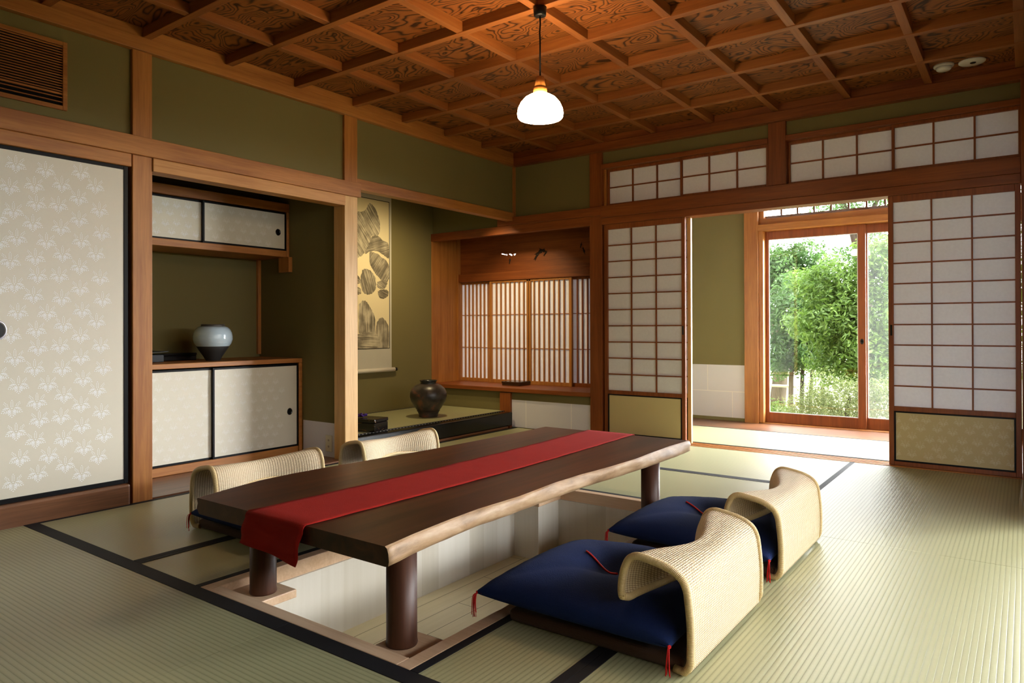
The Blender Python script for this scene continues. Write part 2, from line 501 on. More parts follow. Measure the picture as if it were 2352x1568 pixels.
mat_thing(-.967, .02, PY0, 3.295, 'y', ['x0'], 'brightly lit ribbed straw mat right of the wicker chairs')
mat_thing(-.967, .02, 3.295, 5.205, 'y', ['x0'], 'ribbed straw mat in front of the right paper door')
mat_thing(-2.9, -1.62, 5.392, 6.32, 'x', [('y0', .018), ('y1', .018)], 'bright straw mat beyond the threshold, below the white dado')
mat_thing(-1.62, 1.2, 5.392, 6.32, 'x', [('y0', .018), ('y1', .018)], 'bright straw mat beyond the threshold, before the glass door')
mat_thing(-4.846, -3.926, 3.348, 5.262, 'y', [('x0', .03), ('x1', .028)], 'straw mat on the raised alcove floor under the dark jar', .143, .03, None, BROCADE)

# ---- left wall plaster and alcove shell
TOP = 2.53
mb = MB()
mb.box(-3.88, -3.83, -1.3, 5.27, 1.94, TOP)                 # small wall above the tie beam
mb.box(-4.92, -4.85, 1.86, 5.27, -.05, TOP)                 # back of the alcoves
mb.box(-4.85, -3.88, 3.27, 3.345, -.05, TOP)                # partition between the alcoves
mb.box(-4.85, -3.88, 1.84, 1.90, -.05, TOP)                 # left side of the cabinet alcove
mb.box(-4.85, -3.88, 1.90, 5.27, 2.40, TOP)                 # alcove ceilings
mb.box(-3.98, -3.93, -1.3, 1.86, -.05, TOP)                 # behind the sliding doors
struct('wall_left', mb, PLASTER, 'olive green plaster of the left wall and alcoves', 'wall')
# dado of the partition
mb = MB(); mb.box(-4.30, -3.925, 3.2665, 3.2695, .0, .245)
struct('baseboard_partition', mb, DADO, 'white paper dado beside the alcove cabinet', 'dado')
mb = MB(); mb.box(-4.85, -3.83, 1.90, 3.27, -.05, .003)
struct('floor_alcove', mb, W['browny'], 'dark wooden floor board of the cabinet alcove', 'floor')

# posts
def post(n, x0, x1, y0, y1, z0, z1, m, label):
    return struct('trim_%d' % n, MB().box(x0, x1, y0, y1, z0, z1), m, label, 'post', .004)
post(1, XL-.105, XL, 1.809, 1.914, -.02, 2.41, W['midz'], 'reddish cedar post right of the patterned sliding door')
post(9, XL-.115, XL, 3.243, 3.36, 1.90, 2.41, W['midz'], 'upper brown part of the alcove post above the tie beam')
post(2, XL-.115, XL, 3.243, 3.36, -.02, 1.90, W['lightz'], 'pale cypress alcove post beside the hanging scroll')
post(3, -3.012, -2.893, YB-.005, YB+.11, -.02, 2.41, W['darkz'], 'brown post left of the narrower paper door')
post(8, -2.898, -2.871, 5.2835, 5.37, -.02, 2.30, W['midz'], 'narrow wooden jamb strip beside the brown post and left paper door')
post(4, -1.515, -1.389, YB-.004, YB+.1, 1.95, 2.41, W['darkz'], 'short brown post between the two rows of high paper windows')
post(5, -.018, .10, YB-.06, YB+.06, -.02, 2.41, W['darkz'], 'brown corner post right of the right paper door')
post(6, -3.985, -3.862, YB-.006, YB+.1, -.02, .315, W['darkz'], 'short reddish post under the alcove window shelf')
post(7, -2.195, -2.062, 6.80, 6.95, -.02, 2.45, W['midz'], 'reddish post left of the garden glass door')
# tie beams and head rails on the left
def beam(n, bx, ax, m, label, bev=.003):
    return struct('trim_%d' % n, MB().box(*bx), W[m+ax], label, 'beam', bev)
beam(10, (-3.83, -3.785, -1.3, 3.372, 1.842, 1.941), 'y', 'mid', 'long horizontal tie beam above the left sliding door and cabinets')
beam(11, (-3.90, -3.80, -1.3, 1.80, 1.775, 1.842), 'y', 'mid', 'head rail directly over the patterned sliding door')
beam(12, (-3.90, -3.80, 1.914, 3.243, 1.77, 1.842), 'y', 'honey', 'honey coloured head rail over the cabinet alcove')
beam(13, (-3.89, -3.815, 3.36, 5.25, 1.905, 1.98), 'y', 'mid', 'slim lintel over the scroll alcove')
beam(14, (-3.86, -3.79, -1.3, 5.25, 2.402, 2.475), 'y', 'mid', 'ceiling moulding along the left wall')
beam(15, (-3.95, -3.79, -1.3, 1.79, -.02, .108), 'y', 'brown', 'raised dark sill under the patterned sliding door', .012)
beam(38, (-3.85, -3.803, -1.3, 5.30, 2.475, 2.531), 'y', 'mid', 'upper board between the left ceiling moulding and the ceiling')
beam(39, (-3.803, .16, 5.224, 5.30, 2.475, 2.531), 'x', 'dark', 'upper board between the back ceiling moulding and the ceiling')
beam(16, (-3.90, -3.815, 3.36, 5.15, 0, .018), 'y', 'brown', 'thin brown strip below the black lacquer step')
# alcove floor edge
mb = MB(); mb.box(-3.925, -3.828, 3.36, 5.235, .018, .141)
struct('trim_17', mb, LACQ, 'glossy black lacquer step of the scroll alcove', 'step', .008)
mb = MB(); mb.box(-4.85, -3.925, 3.345, 5.27, -.05, .09)
struct('floor_tokonoma', mb, W['browny'], 'raised base of the scroll alcove', 'floor')
# corner trims
beam(18, (-4.853, -4.825, 3.245, 3.272, .72, 1.48), 'z', 'mid', 'thin vertical wooden strip in the back corner of the cabinet alcove')
beam(19, (-3.84, -3.812, 5.245, 5.275, 1.942, 2.41), 'z', 'mid', 'thin corner strip where the left and back walls meet')
# ---- back wall
mb = MB()
Y0, Y1 = 5.272, 5.34
mb.box(-4.92, -3.0, Y0, Y1, 1.845, TOP)                       # above the shoin bay
mb.box(-3.0, .3, Y0, Y1, 2.285, TOP)                          # above the high windows
mb.box(-4.85, -3.0, Y0, 5.72, -.05, .321)                     # below the shelf
mb.box(-4.98, -4.90, Y0, 5.80, .0, TOP)                       # left cheek of the bay
mb.box(-4.92, -3.0, 5.34, 5.80, 1.86, 1.94)                   # top of the bay
struct('wall_back', mb, PLASTER, 'olive green plaster of the back wall', 'wall')
mb = MB(); mb.box(-3.86, -3.012, 5.268, 5.2715, 0, .25)
for x in (-3.70, -3.215): mb.box(x-.004, x+.004, 5.2672, 5.268, 0, .25, 1)
struct('baseboard_back', mb, [DADO, DADOLINE], 'white paper dado under the alcove window shelf', 'dado')
beam(20, (-3.995, -2.8935, 5.226, 5.285, 1.868, 1.94), 'x', 'dark', 'short horizontal beam across the back wall corner')
beam(21, (-4.86, -3.0, 5.242, 5.30, 1.792, 1.868), 'x', 'dark', 'wooden lintel over the alcove window bay')
beam(22, (-2.893, -.018, 5.225, 5.37, 1.845, 1.945), 'x', 'dark', 'long dark tie beam over the paper doors')
beam(23, (-2.893, -.018, 5.238, 5.37, 1.787, 1.845), 'x', 'dark', 'grooved head rail just above the paper doors')
beam(24, (-3.86, .3, 5.21, 5.29, 2.405, 2.475), 'x', 'dark', 'ceiling moulding along the back wall')
mb = MB(); mb.box(-2.893, -.018, 5.205, 5.392, -.05, -.004)
for k in range(4): mb.box(-2.893, -.018, 5.225+k*.042, 5.243+k*.042, -.004, .001)
struct('trim_25', mb, W['midx'], 'grooved wooden threshold under the paper doors', 'threshold')
# shoin bay woodwork
mb = MB(); mb.box(-4.895, -4.862, 5.25, 5.70, .36, 1.862)
struct('trim_26', mb, W['midz'], 'wide wooden side board of the alcove window bay', 'board')
mb = MB(); mb.box(-4.862, -4.845, 5.246, 5.33, .36, 1.862)
struct('trim_27', mb, W['midz'], 'wooden edge strip at the alcove back corner', 'strip', .003)
mb = MB(); mb.box(-4.875, -4.84, 5.65, 5.72, .36, 1.862)
struct('trim_28', mb, W['midz'], 'wooden jamb left of the slatted paper windows', 'jamb', .003)
mb = MB(); mb.box(-4.875, -3.012, 5.236, 5.74, .322, .36)
struct('trim_29', mb, W['darkx'], 'wooden window shelf in the alcove bay', 'shelf', .004)
beam(30, (-4.875, -3.0, 5.655, 5.73, 1.398, 1.482), 'x', 'dark', 'horizontal bar between the slatted windows and the carved board')
mb = MB(); mb.box(-3.0, -2.9, 5.34, 5.80, .0, TOP)
struct('wall_bay_side', mb, PLASTER, 'plaster side wall of the alcove bay', 'wall')
# carved transom board: a board with a small opening cut through, and low relief shapes
mb = MB()
holes = [[(-4.305, 1.668), (-4.245, 1.655), (-4.242, 1.660), (-4.30, 1.676)],
         [(-4.236, 1.648), (-4.222, 1.650), (-4.225, 1.668), (-4.236, 1.664)],
         [(-4.21, 1.662), (-4.165, 1.640), (-4.16, 1.652), (-4.195, 1.668)],
         [(-4.150, 1.648), (-4.128, 1.644), (-4.112, 1.664), (-4.132, 1.660), (-4.146, 1.662)]]
RANMA = W['darkx']
rb = empty('trim_31', (0,0,0), 0, 'dark carved transom board above the slatted windows, a small bird shape cut through', 'transom board', None, 'structure')
hx0, hx1, hz0, hz1 = -4.31, -4.108, 1.636, 1.68
mb.box(-4.84, hx0, 5.69, 5.71, 1.482, 1.86).box(hx1, -3.0, 5.69, 5.71, 1.482, 1.86)
mb.box(hx0, hx1, 5.69, 5.71, 1.482, hz0).box(hx0, hx1, 5.69, 5.71, hz1, 1.86)
obj('board', mb, RANMA, rb)
import bmesh
def holed_plate(rect, holes, y0, y1):
    """rectangular plate with polygon openings, triangulated from edges"""
    bm = bmesh.new()
    def loop(pts):
        vs = [bm.verts.new((p[0], y0, p[1])) for p in pts]
        return [bm.edges.new((vs[i], vs[(i+1) % len(vs)])) for i in range(len(vs))]
    es = loop(rect)
    for h in holes: es += loop(h)
    bmesh.ops.triangle_fill(bm, edges=es, use_beauty=True, use_dissolve=False)
    # drop faces inside the holes
    def inside(p, poly):
        c = False; n = len(poly); j = n-1
        for i in range(n):
            if ((poly[i][1] > p[1]) != (poly[j][1] > p[1])) and p[0] < (poly[j][0]-poly[i][0])*(p[1]-poly[i][1])/(poly[j][1]-poly[i][1]+1e-12)+poly[i][0]: c = not c
            j = i
        return c
    kill = [f for f in bm.faces if any(inside((f.calc_center_median().x, f.calc_center_median().z), h) for h in holes)]
    bmesh.ops.delete(bm, geom=kill, context='FACES')
    r = bmesh.ops.extrude_face_region(bm, geom=list(bm.faces))
    for g in r['geom']:
        if isinstance(g, bmesh.types.BMVert): g.co.y = y1
    bmesh.ops.recalc_face_normals(bm, faces=list(bm.faces))
    return bm
bm = holed_plate([(hx0, hz0), (hx1, hz0), (hx1, hz1), (hx0, hz1)], holes, 5.692, 5.708)
me = bpy.data.meshes.new('cut_panel'); bm.to_mesh(me); bm.free(); me.materials.append(RANMA)
o = bpy.data.objects.new('cut_panel', me); COL.objects.link(o); o.parent = rb
DARKREL = plain('dark_carving', srgb(40, 24, 12), .6, .3)
mb = MB()
for (x, z, s, a) in ((-3.83, 1.655, .09, .5), (-3.79, 1.67, .07, -.3), (-3.86, 1.625, .08, 1.0), (-3.76, 1.64, .05, .9), (-3.36, 1.69, .04, 1.3), (-3.33, 1.64, .05, -1.2), (-4.19, 1.59, .05, 1.4)):
    pts = []
    for k in range(10):
        q = 2*PI*k/10; r = s*(.5 if k % 2 else .9)
        px, pz = r*math.cos(q), r*.28*math.sin(q)
        pts.append((x+px*math.cos(a)-pz*math.sin(a), z+px*math.sin(a)+pz*math.cos(a)))
    cx = sum(p[0] for p in pts)/10; cz = sum(p[1] for p in pts)/10
    for k in range(10):
        p, q = pts[k], pts[(k+1) % 10]
        mb.poly([(p[0], 5.6895, p[1]), (q[0], 5.6895, q[1]), (cx, 5.683, cz)])
obj('carving', mb, DARKREL, rb)
# slatted windows
def slat_window(n, x0, x1, y, nslat, label, m):
    w = empty('window_%d' % n, ((x0+x1)/2, y, .36), 0, label, 'paper window', None, 'structure'); L = Vector(w.location)
    z0, z1 = .36, 1.398
    f = MB(); s = .03
    f.box(x0, x0+s, y, y+.028, z0, z1).box(x1-s, x1, y, y+.028, z0, z1)
    f.box(x0+s, x1-s, y, y+.028, z0, z0+.035).box(x0+s, x1-s, y, y+.028, z1-.022, z1)
    obj('sash', f, W[m+'z'], w, .002).location = -L
    l = MB(); g = (x1-x0-2*s)/(nslat+1)
    for k in range(nslat):
        xx = x0+s+g*(k+1); l.box(xx-.006, xx+.006, y+.002, y+.020, z0+.035, z1-.022)
    for zz in (.714, 1.052):
        l.box(x0+s, x1-s, y+.010, y+.0185, zz-.0035, zz+.0035)
    obj('lattice', l, W[m+'z'], w).location = -L
    obj('paper', MB().box(x0+s, x1-s, y+.021, y+.0225, z0+.035, z1-.022), PAPER, w).location = -L
    return w
slat_window(1, -4.875, -4.405, 5.705, 7, 'slatted paper window at the left end of the alcove bay', 'mid')
slat_window(2, -4.44, -3.925, 5.672, 7, 'slatted paper window second from the left, lit warm yellow', 'mid')
slat_window(3, -3.975, -3.455, 5.672, 7, 'slatted paper window third from the left in the alcove bay', 'mid')
slat_window(4, -3.50, -3.0, 5.705, 7, 'slatted paper window partly behind the brown post', 'dark')

# ---- paper doors
def shoji(n, x0, x1, y, label, cols=3, rows=10, sash='dark'):
    w = empty('door_%d' % n, ((x0+x1)/2, y, 0), 0, label, 'sliding door', None, 'structure'); L = Vector(w.location)
    zb, zt = 0.001, 1.786; s = .03
    pz0, pz1 = .392, 1.743
    d = .03
    f = MB()
    f.box(x0, x0+s, y, y+d, zb, zt).box(x1-s, x1, y, y+d, zb, zt)
    f.box(x0+s, x1-s, y, y+d, pz1, zt).box(x0+s, x1-s, y, y+d, .361, pz0).box(x0+s, x1-s, y, y+d, zb, .029)
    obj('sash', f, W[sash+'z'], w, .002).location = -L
    l = MB()
    for k in range(1, cols):
        xx = x0+s+(x1-x0-2*s)*k/cols; l.box(xx-.0045, xx+.0045, y+.004, y+.018, pz0, pz1)
    for k in range(1, rows):
        zz = pz0+(pz1-pz0)*k/rows; l.box(x0+s, x1-s, y+.005, y+.0178, zz-.0045, zz+.0045)
    obj('lattice', l, W['darkz'], w).location = -L
    obj('paper', MB().box(x0+s, x1-s, y+.0185, y+.020, pz0, pz1), PAPER, w).location = -L
    fr = MB(); q = .010
    fr.box(x0+s, x1-s, y+.001, y+d-.002, .351, .361).box(x0+s, x1-s, y+.001, y+d-.002, .029, .039)
    fr.box(x0+s, x0+s+q, y+.001, y+d-.002, .039, .351).box(x1-s-q, x1-s, y+.001, y+d-.002, .039, .351)
    obj('panel_frame', fr, BLACKFRAME, w, label='black edging of the lower panel').location = -L
    pn = obj('lower_panel', MB().box(x0+s+q, x1-s-q, y+.008, y+.022, .039, .351), TANPAPER, w); pn.location = -L
    pullx = x1-s*.62 if n == 2 else x0+s*.55
    pl = MB(); pl.box(pullx-.006, pullx+.006, y-.0012, y+.004, .86, .93)
    obj('finger_pull', pl, LACQ, w).location = -L
    return w, pn, L
shoji(2, -2.875, -2.158, 5.252, 'narrow looking paper lattice door between the brown post and the opening')
shoji(3, -2.85, -2.132, 5.305, 'second paper lattice door stacked behind the left one, only its edge showing, paled to imitate garden light', sash='light')  # lighter sash wood puts the garden light on its edge into the colour
d4, pn4, L4 = shoji(4, -.737, -.019, 5.252, 'paper lattice door right of the open doorway, faint leaf print on its lower panel')

# high windows
def transom(n, x0, x1, y, label):
    w = empty('window_%d' % n, ((x0+x1)/2, y, 1.945), 0, label, 'paper window', None, 'structure'); L = Vector(w.location)
    z0, z1 = 1.967, 2.240; s = .018
    f = MB()
    f.box(x0, x0+s, y, y+.028, 1.945, 2.262).box(x1-s, x1, y, y+.028, 1.945, 2.262)
    f.box(x0+s, x1-s, y, y+.028, 1.945, z0).box(x0+s, x1-s, y, y+.028, z1, 2.262)
    obj('sash', f, W['darkz'], w, .002).location = -L
    l = MB()
    for k in (1, 2):
        xx = x0+s+(x1-x0-2*s)*k/3; l.box(xx-.0055, xx+.0055, y+.004, y+.018, z0, z1)
    zz = (z0+z1)/2; l.box(x0+s, x1-s, y+.005, y+.0178, zz-.0045, zz+.0045)
    obj('lattice', l, W['darkz'], w).location = -L
    obj('paper', MB().box(x0+s, x1-s, y+.0185, y+.020, z0, z1), PAPER, w).location = -L
transom(11, -2.868, -2.178, 5.295, 'high paper window leftmost of the row above the doors')
transom(12, -2.200, -1.515, 5.262, 'high paper window left of the short post between the rows')
transom(13, -1.389, -.695, 5.295, 'high paper window right of the short post between the rows')
transom(14, -.715, -.012, 5.262, 'high paper window at the right end above the paper door')
beam(32, (-2.893, -1.515, 5.238, 5.34, 2.262, 2.300), 'x', 'dark', 'slim head piece above the left pair of high windows')
beam(33, (-1.389, -.018, 5.238, 5.34, 2.262, 2.300), 'x', 'dark', 'slim head piece above the right pair of high windows')

# ---- crest print (stylised three-leaf spray)
def crest(mb, put0, s):
    """put0(u, v) -> 3D point ; s = width"""
    cnt = [0]
    def put(u, v):
        p = put0(u, v); q = cnt[0]*6e-6
        return (p[0]+q*PSX[0], p[1]+q*PSX[1], p[2])
    def quad(a, b, w0, w1):
        cnt[0] += 1
        dx, dy = b[0]-a[0], b[1]-a[1]; l = math.hypot(dx, dy) or 1; nx, ny = -dy/l, dx/l
        mb.poly([put(s*(a[0]+nx*w0), s*(a[1]+ny*w0)), put(s*(a[0]-nx*w0), s*(a[1]-ny*w0)), put(s*(b[0]-nx*w1), s*(b[1]-ny*w1)), put(s*(b[0]+nx*w1), s*(b[1]+ny*w1))])
    def dot(x, y, r):
        cnt[0] += 1
        mb.poly([put(s*(x+r*math.cos(2*PI*k/7)), s*(y+r*math.sin(2*PI*k/7))) for k in range(7)])
    def leaf(ox, oy, ang, L, wid, n):
        ca, sa = math.cos(ang), math.sin(ang)
        for k in range(n):
            t0 = .10+.74*k/n; t1 = min(.98, t0+.24)
            ww = wid*math.sin(PI*(.22+.66*k/(n-1)))**.7
            for sg in (1, -1):
                P = lambda tt, w: (ox+ca*L*tt-sa*sg*w, oy+sa*L*tt+ca*sg*w)
                a, m_, b = P(t0, .018), P(t0*.72+t1*.28, ww*.55), P(t1, ww)
                quad(a, m_, .017, .024); quad(m_, b, .024, .019)
        dot(ox+ca*L, oy+sa*L, .032)
    leaf(0, -.05, -PI/2, .40, .19, 4)
    leaf(-.07, .03, PI+.50, .45, .16, 4)
    leaf(.07, .03, -.50, .45, .16, 4)
    dot(0, .02, .034)
    for k in range(4):
        for sg in (-1, 1): dot(sg*.045, .12+k*.08, .026)
    dot(0, .45, .030)
    for sg in (-1, 1):
        for (x, y, r) in ((.19, .16, .026), (.27, .13, .026), (.22, .235, .026), (.31, .205, .026), (.29, .29, .028), (.37, .27, .024), (.345, .35, .026)):
            dot(sg*x, y, r)
PSX = [1, 0]

CREST_POS = [(1.283,1.695),(1.407,1.69),(1.564,1.706),(1.257,1.586),(1.359,1.609),(1.478,1.632),(1.632,1.648),(1.368,1.524),(1.463,1.529),(1.554,1.577),(1.273,1.476),(1.652,1.529),(1.353,1.426),(1.474,1.419),(1.556,1.47),(1.663,1.412),(1.287,1.35),(1.411,1.345),(1.566,1.362),(1.26,1.239),(1.363,1.264),(1.481,1.288),(1.635,1.303),(1.558,1.232),(1.373,1.178),(1.466,1.183),(1.655,1.182),(1.277,1.13),(1.56,1.124),(1.356,1.081),(1.477,1.072),(1.667,1.071),(1.291,1.001),(1.414,0.999),(1.57,1.013),(1.263,0.893),(1.367,0.917),(1.485,0.942),(1.638,0.958),(1.562,0.886),(1.375,0.832),(1.47,0.838),(1.279,0.785),(1.658,0.835),(1.564,0.779),(1.36,0.734),(1.48,0.727),(1.67,0.721),(1.294,0.657),(1.417,0.653),(1.574,0.669),(1.487,0.595),(1.642,0.61),(1.37,0.572),(1.565,0.54),(1.267,0.547),(1.38,0.486),(1.474,0.491),(1.661,0.496),(1.568,0.434),(1.284,0.438),(1.364,0.39),(1.485,0.379),(1.674,0.375),(1.578,0.324),(1.299,0.312),(1.421,0.307),(1.646,0.268),(1.493,0.25),(1.374,0.227),(1.568,0.194),(1.272,0.201),(1.214,1.322),(1.212,1.434),(1.212,0.71),(1.211,1.112)]
# big patterned sliding door
fx = -3.828
d1 = empty('door_1', (fx, 1.33, .108), 0, 'tall cream sliding door with white leaf print and black frame', 'sliding door', None, 'structure'); L = Vector(d1.location)
fy0, fy1 = .86, 1.793
mb = MB(); q = .022
mb.box(fx-.022, fx+.004, fy0, fy0+q, .108, 1.776).box(fx-.022, fx+.004, fy1-q, fy1, .108, 1.776)
mb.box(fx-.022, fx+.004, fy0+q, fy1-q, .108, .131).box(fx-.022, fx+.004, fy0+q, fy1-q, 1.757, 1.776)
obj('black_frame', mb, BLACKFRAME, d1, .002).location = -L
pn = obj('paper_panel', MB().box(fx-.018, fx, fy0+q, fy1-q, .131, 1.757), CREAM, d1); pn.location = -L
mb = MB()
pos = list(CREST_POS) + [(y-.43, z) for y, z in CREST_POS if y-.43 < 1.19 and y-.43 > .93]
for (y, z) in pos:
    crest(mb, lambda u, v, y=y, z=z: (fx+.0006, y+u, z+v), .088)
o = obj('leaf_print', mb, MICA, pn); o['label'] = 'white printed leaf sprays'
mb = MB()
mb.grid([[(fx+.001+dx, 1.212+r*.75*math.cos(2*PI*k/28), .915+r*math.sin(2*PI*k/28)) for k in range(28)] for r, dx in ((.046, 0), (.044, .006), (.038, .007), (.034, .002))], 0, True)
mb.face([len(mb.v)-28+k for k in range(28)], 1)
obj('finger_pull', mb, [plain('pale_silver', srgb(200, 200, 210), .3, .5, Metallic=.8), BLACK], d1).location = -L

# second sliding door further left, overlapped
d5 = empty('door_5', (-3.87, .5, .108), 0, 'cream sliding door on the rear track beyond the left picture edge', 'sliding door', None, 'structure'); L = Vector(d5.location)
mb = MB(); mb.box(-3.89, -3.862, -.02, .95, .108, 1.776); obj('paper_panel', mb, CREAM, d5).location = -L
mb = MB(); mb.box(-3.892, -3.86, -.045, -.02, .108, 1.776).box(-3.892, -3.86, .95, .972, .108, 1.776); obj('black_frame', mb, BLACKFRAME, d5).location = -L
mb = MB(); mb.box(-3.93, -3.84, -1.3, -.045, -.05, 1.80); struct('wall_left_near', mb, PLASTER, 'olive plaster of the left wall behind the viewpoint', 'wall')

# tan leaf prints on the right paper door
PSX[:] = [0, -1]
mb = MB(); rs = random.Random(3)
for r in range(5):
    for c in range(8):
        x = -.69+c*.088+(.044 if r % 2 else 0)+rs.uniform(-.012, .012); z = .085+r*.056+rs.uniform(-.008, .008)
        if x < -.06: crest(mb, lambda u, v, x=x, z=z: (x+u, 5.2592, z+v), .06)
o = obj('leaf_print', mb, MICA3, pn4); o.location = (0, 0, 0)
PSX[:] = [1, 0]

# ---- cabinets in the alcove
def cabinet(name, label, xf, y0, y1, zb, zt, door_z0, door_z1, split, top_th, side, pull, base=False, pat=.062, seed=1):
    c = empty(name, (xf, (y0+y1)/2, zb), 0, label, 'cabinet'); L = Vector(c.location)
    mb = MB(); xb = -4.845
    mb.box(xb, xf, y0, y1, zt-top_th, zt)                         # top
    mb.box(xb, xf, y1-side, y1, zb, zt-top_th).box(xb, xf, y0, y0+side, zb, zt-top_th)
    if zb < .1: mb.box(xb, xf-.01, y0+side, y1-side, zb, door_z0-.016)
    else: mb.box(xb, xf, y0+side, y1-side, zb, door_z0-.016)
    mb.box(xb, xb+.01, y0+side, y1-side, door_z0-.016, zt-top_th)
    obj('case', mb, W['midy'], c, .003).location = -L
    rs = random.Random(seed)
    for k, (a, b, xo) in enumerate(((y0+side, split+.011, -.030), (split-.011, y1-side, -.010))):
        f = MB(); e = .014; z0, z1 = door_z0-.016, door_z1+.014; xd = xf+xo
        f.box(xd-.016, xd, a, a+e, z0, z1).box(xd-.016, xd, b-e, b, z0, z1)
        f.box(xd-.016, xd, a+e, b-e, z0, z0+e).box(xd-.016, xd, a+e, b-e, z1-e, z1)
        dr = obj('door', f, BLACKFRAME, c, .0015); dr.location = -L; dr['label'] = 'sliding door with black frame'
        p = obj('paper_panel', MB().box(xd-.013, xd-.002, a+e, b-e, z0+e, z1-e), CREAM2, dr)
        mb = MB(); nz = int((z1-z0-2*e-.01)/(pat*1.07)); dzz = (z1-z0-2*e-.012)/nz
        for j in range(nz):
            i = 0
            while True:
                y = b-e-.045-(i+(.5 if j % 2 else 0))*pat*1.55+rs.uniform(-.010, .010); z = z0+e+.006+dzz*(j+.5)+rs.uniform(-.006, .006); i += 1
                if y < a+e+pat*.5: break
                if y < b-e-pat*.5 and not (k == 1 and y > b-.14): crest(mb, lambda u, v, y=y, z=z: (xd-.0015, y+u, z+v), pat)
        obj('leaf_print', mb, MICA if k == 0 and zb > .1 else MICA2, dr)
        py = pull[0] if k == 1 else a+.1
        mb = MB()
        mb.grid([[(xd-.0015+dx, py+r*math.cos(2*PI*q/20), pull[1]+r*1.15*math.sin(2*PI*q/20)) for q in range(20)] for r, dx in ((.022, 0), (.021, .003), (.017, .003), (.015, .0005))], 0, True)
        mb.face([len(mb.v)-20+q for q in range(20)])
        obj('finger_pull', mb, LACQ, dr)
    return c
low = cabinet('alcove_cabinet', 'low cabinet with ivory sliding doors and wooden top, in the alcove behind the left chair', -4.312, 1.902, 3.268, .004, .70, .073, .646, 2.577, .032, .028, (3.165, .315), True, .056, 2)
up = cabinet('wall_cabinet', 'small upper cabinet with printed sliding doors, hung high in the alcove above the pale jar', -4.465, 1.902, 3.268, 1.452, 1.852, 1.515, 1.772, 2.597, .062, .02, (3.178, 1.633), False, .055, 5)
o = obj('hanging_stile', MB().box(-4.55, -4.43, 3.235, 3.268, 1.34, 1.452), W['midz'], up); o.location = -Vector(up.location)

# ---- right, front and veranda shell
mb = MB()
mb.box(.10, .16, 4.06, 5.31, -.05, TOP).box(.10, .16, -1.3, 1.0, -.05, 1.80)
mb.box(.10, .16, -1.3, 4.06, 1.80, TOP)
struct('wall_right', mb, PLASTER, 'plaster of the right wall and over its wide opening', 'wall')
beam(34, (.04, .12, -1.3, 4.06, 1.79, 1.94), 'y', 'mid', 'head beam over the opening in the right wall')
mb = MB(); mb.box(-4.9, .16, -1.36, -1.28, -.05, TOP)
struct('wall_front', mb, PLASTER, 'plaster wall behind the viewpoint', 'wall')
mb = MB()
mb.box(-3.05, -2.1, 6.845, 6.94, -.05, TOP)
mb.box(-3.05, -2.98, 5.80, 6.94, -.05, TOP)
mb.box(-2.1, 1.3, 6.87, 6.94, 2.42, TOP)
mb.box(1.24, 1.30, 5.31, 6.94, -.05, TOP)
struct('wall_veranda', mb, PLASTER, 'olive plaster of the veranda beyond the open doors', 'wall')
mb = MB(); mb.box(-2.98, -2.196, 6.8405, 6.845, .03, .545)
for (x0, x1, z0, z1) in ((-2.58, -2.572, .285, .545), (-2.33, -2.322, .03, .285), (-2.98, -2.196, .281, .289)):
    mb.box(x0, x1, 6.8395, 6.8405, z0, z1, 1)
struct('baseboard_veranda', mb, [DADO, DADOLINE], 'white paper dado on the veranda wall', 'dado')
mb = MB(); mb.box(-2.98, 1.24, 6.322, 6.93, -.05, -.002)
struct('floor_veranda', mb, W['brownx'], 'wooden floor boards along the garden glass door', 'floor')
mb = MB(); mb.box(-3.05, 1.35, 5.34, 7.0, TOP, TOP+.06)
struct('ceiling_veranda', mb, W['midx'], 'boarded veranda ceiling', 'ceiling')

# garden glass doors
gy = 6.895
beam(35, (-2.062, 1.24, 6.80, 6.95, 1.835, 1.895), 'x', 'mid', 'wooden head rail above the garden glass doors')
beam(36, (-2.062, 1.24, 6.83, 6.95, -.05, .004), 'x', 'mid', 'track under the garden glass doors')
beam(37, (-2.062, -2.02, 6.82, 6.95, .004, 1.835), 'z', 'mid', 'wooden jamb beside the garden glass door')
def glass_door(n, x0, x1, y, label, pull, left=.045, right=.062, screen=False):
    w = empty('door_%d' % n, ((x0+x1)/2, y, 0), 0, label, 'glass door', None, 'structure'); L = Vector(w.location)
    f = MB(); z0, z1 = .004, 1.835; d = .03
    f.box(x0, x0+left, y, y+d, z0, z1).box(x1-right, x1, y, y+d, z0, z1)
    f.box(x0+left, x1-right, y, y+d, z0, .100).box(x0+left, x1-right, y, y+d, 1.757, z1)
    obj('sash', f, W['darkz'], w, .002).location = -L
    obj('pane', MB().box(x0+left, x1-right, y+.013, y+.017, .1, 1.757), GLASS, w).location = -L
    b = MB(); e = .006; bx0, bx1 = x0+left, x1-right
    b.box(bx0, bx0+e, y+.004, y+.012, .1, 1.757).box(bx1-e, bx1, y+.004, y+.012, .1, 1.757).box(bx0, bx1, y+.004, y+.012, .1, .106).box(bx0, bx1, y+.004, y+.012, 1.751, 1.757)
    obj('glazing_bead', b, plain('white_bead_%d' % n, srgb(230, 232, 235), .4), w).location = -L
    if pull is not None:
        mb = MB(); mb.grid([[(pull+r*.8*math.cos(2*PI*k/20), y-.001-dx, .786+r*1.3*math.sin(2*PI*k/20)) for k in range(20)] for r, dx in ((.019, 0), (.018, .004), (.013, .004), (.011, .0))], 0, True)
        mb.face([len(mb.v)-20+k for k in range(20)])
        obj('finger_pull', mb, LACQ, w).location = -L
    if screen:
        obj('insect_screen', MB().box(x0+left, x1-right, y+.045, y+.046, .1, 1.757), SCREEN, w).location = -L
    return w
glass_door(6, -2.035, -1.147, gy, 'glass sliding door onto the garden with a small dark pull, left of the meeting stile', -1.178)
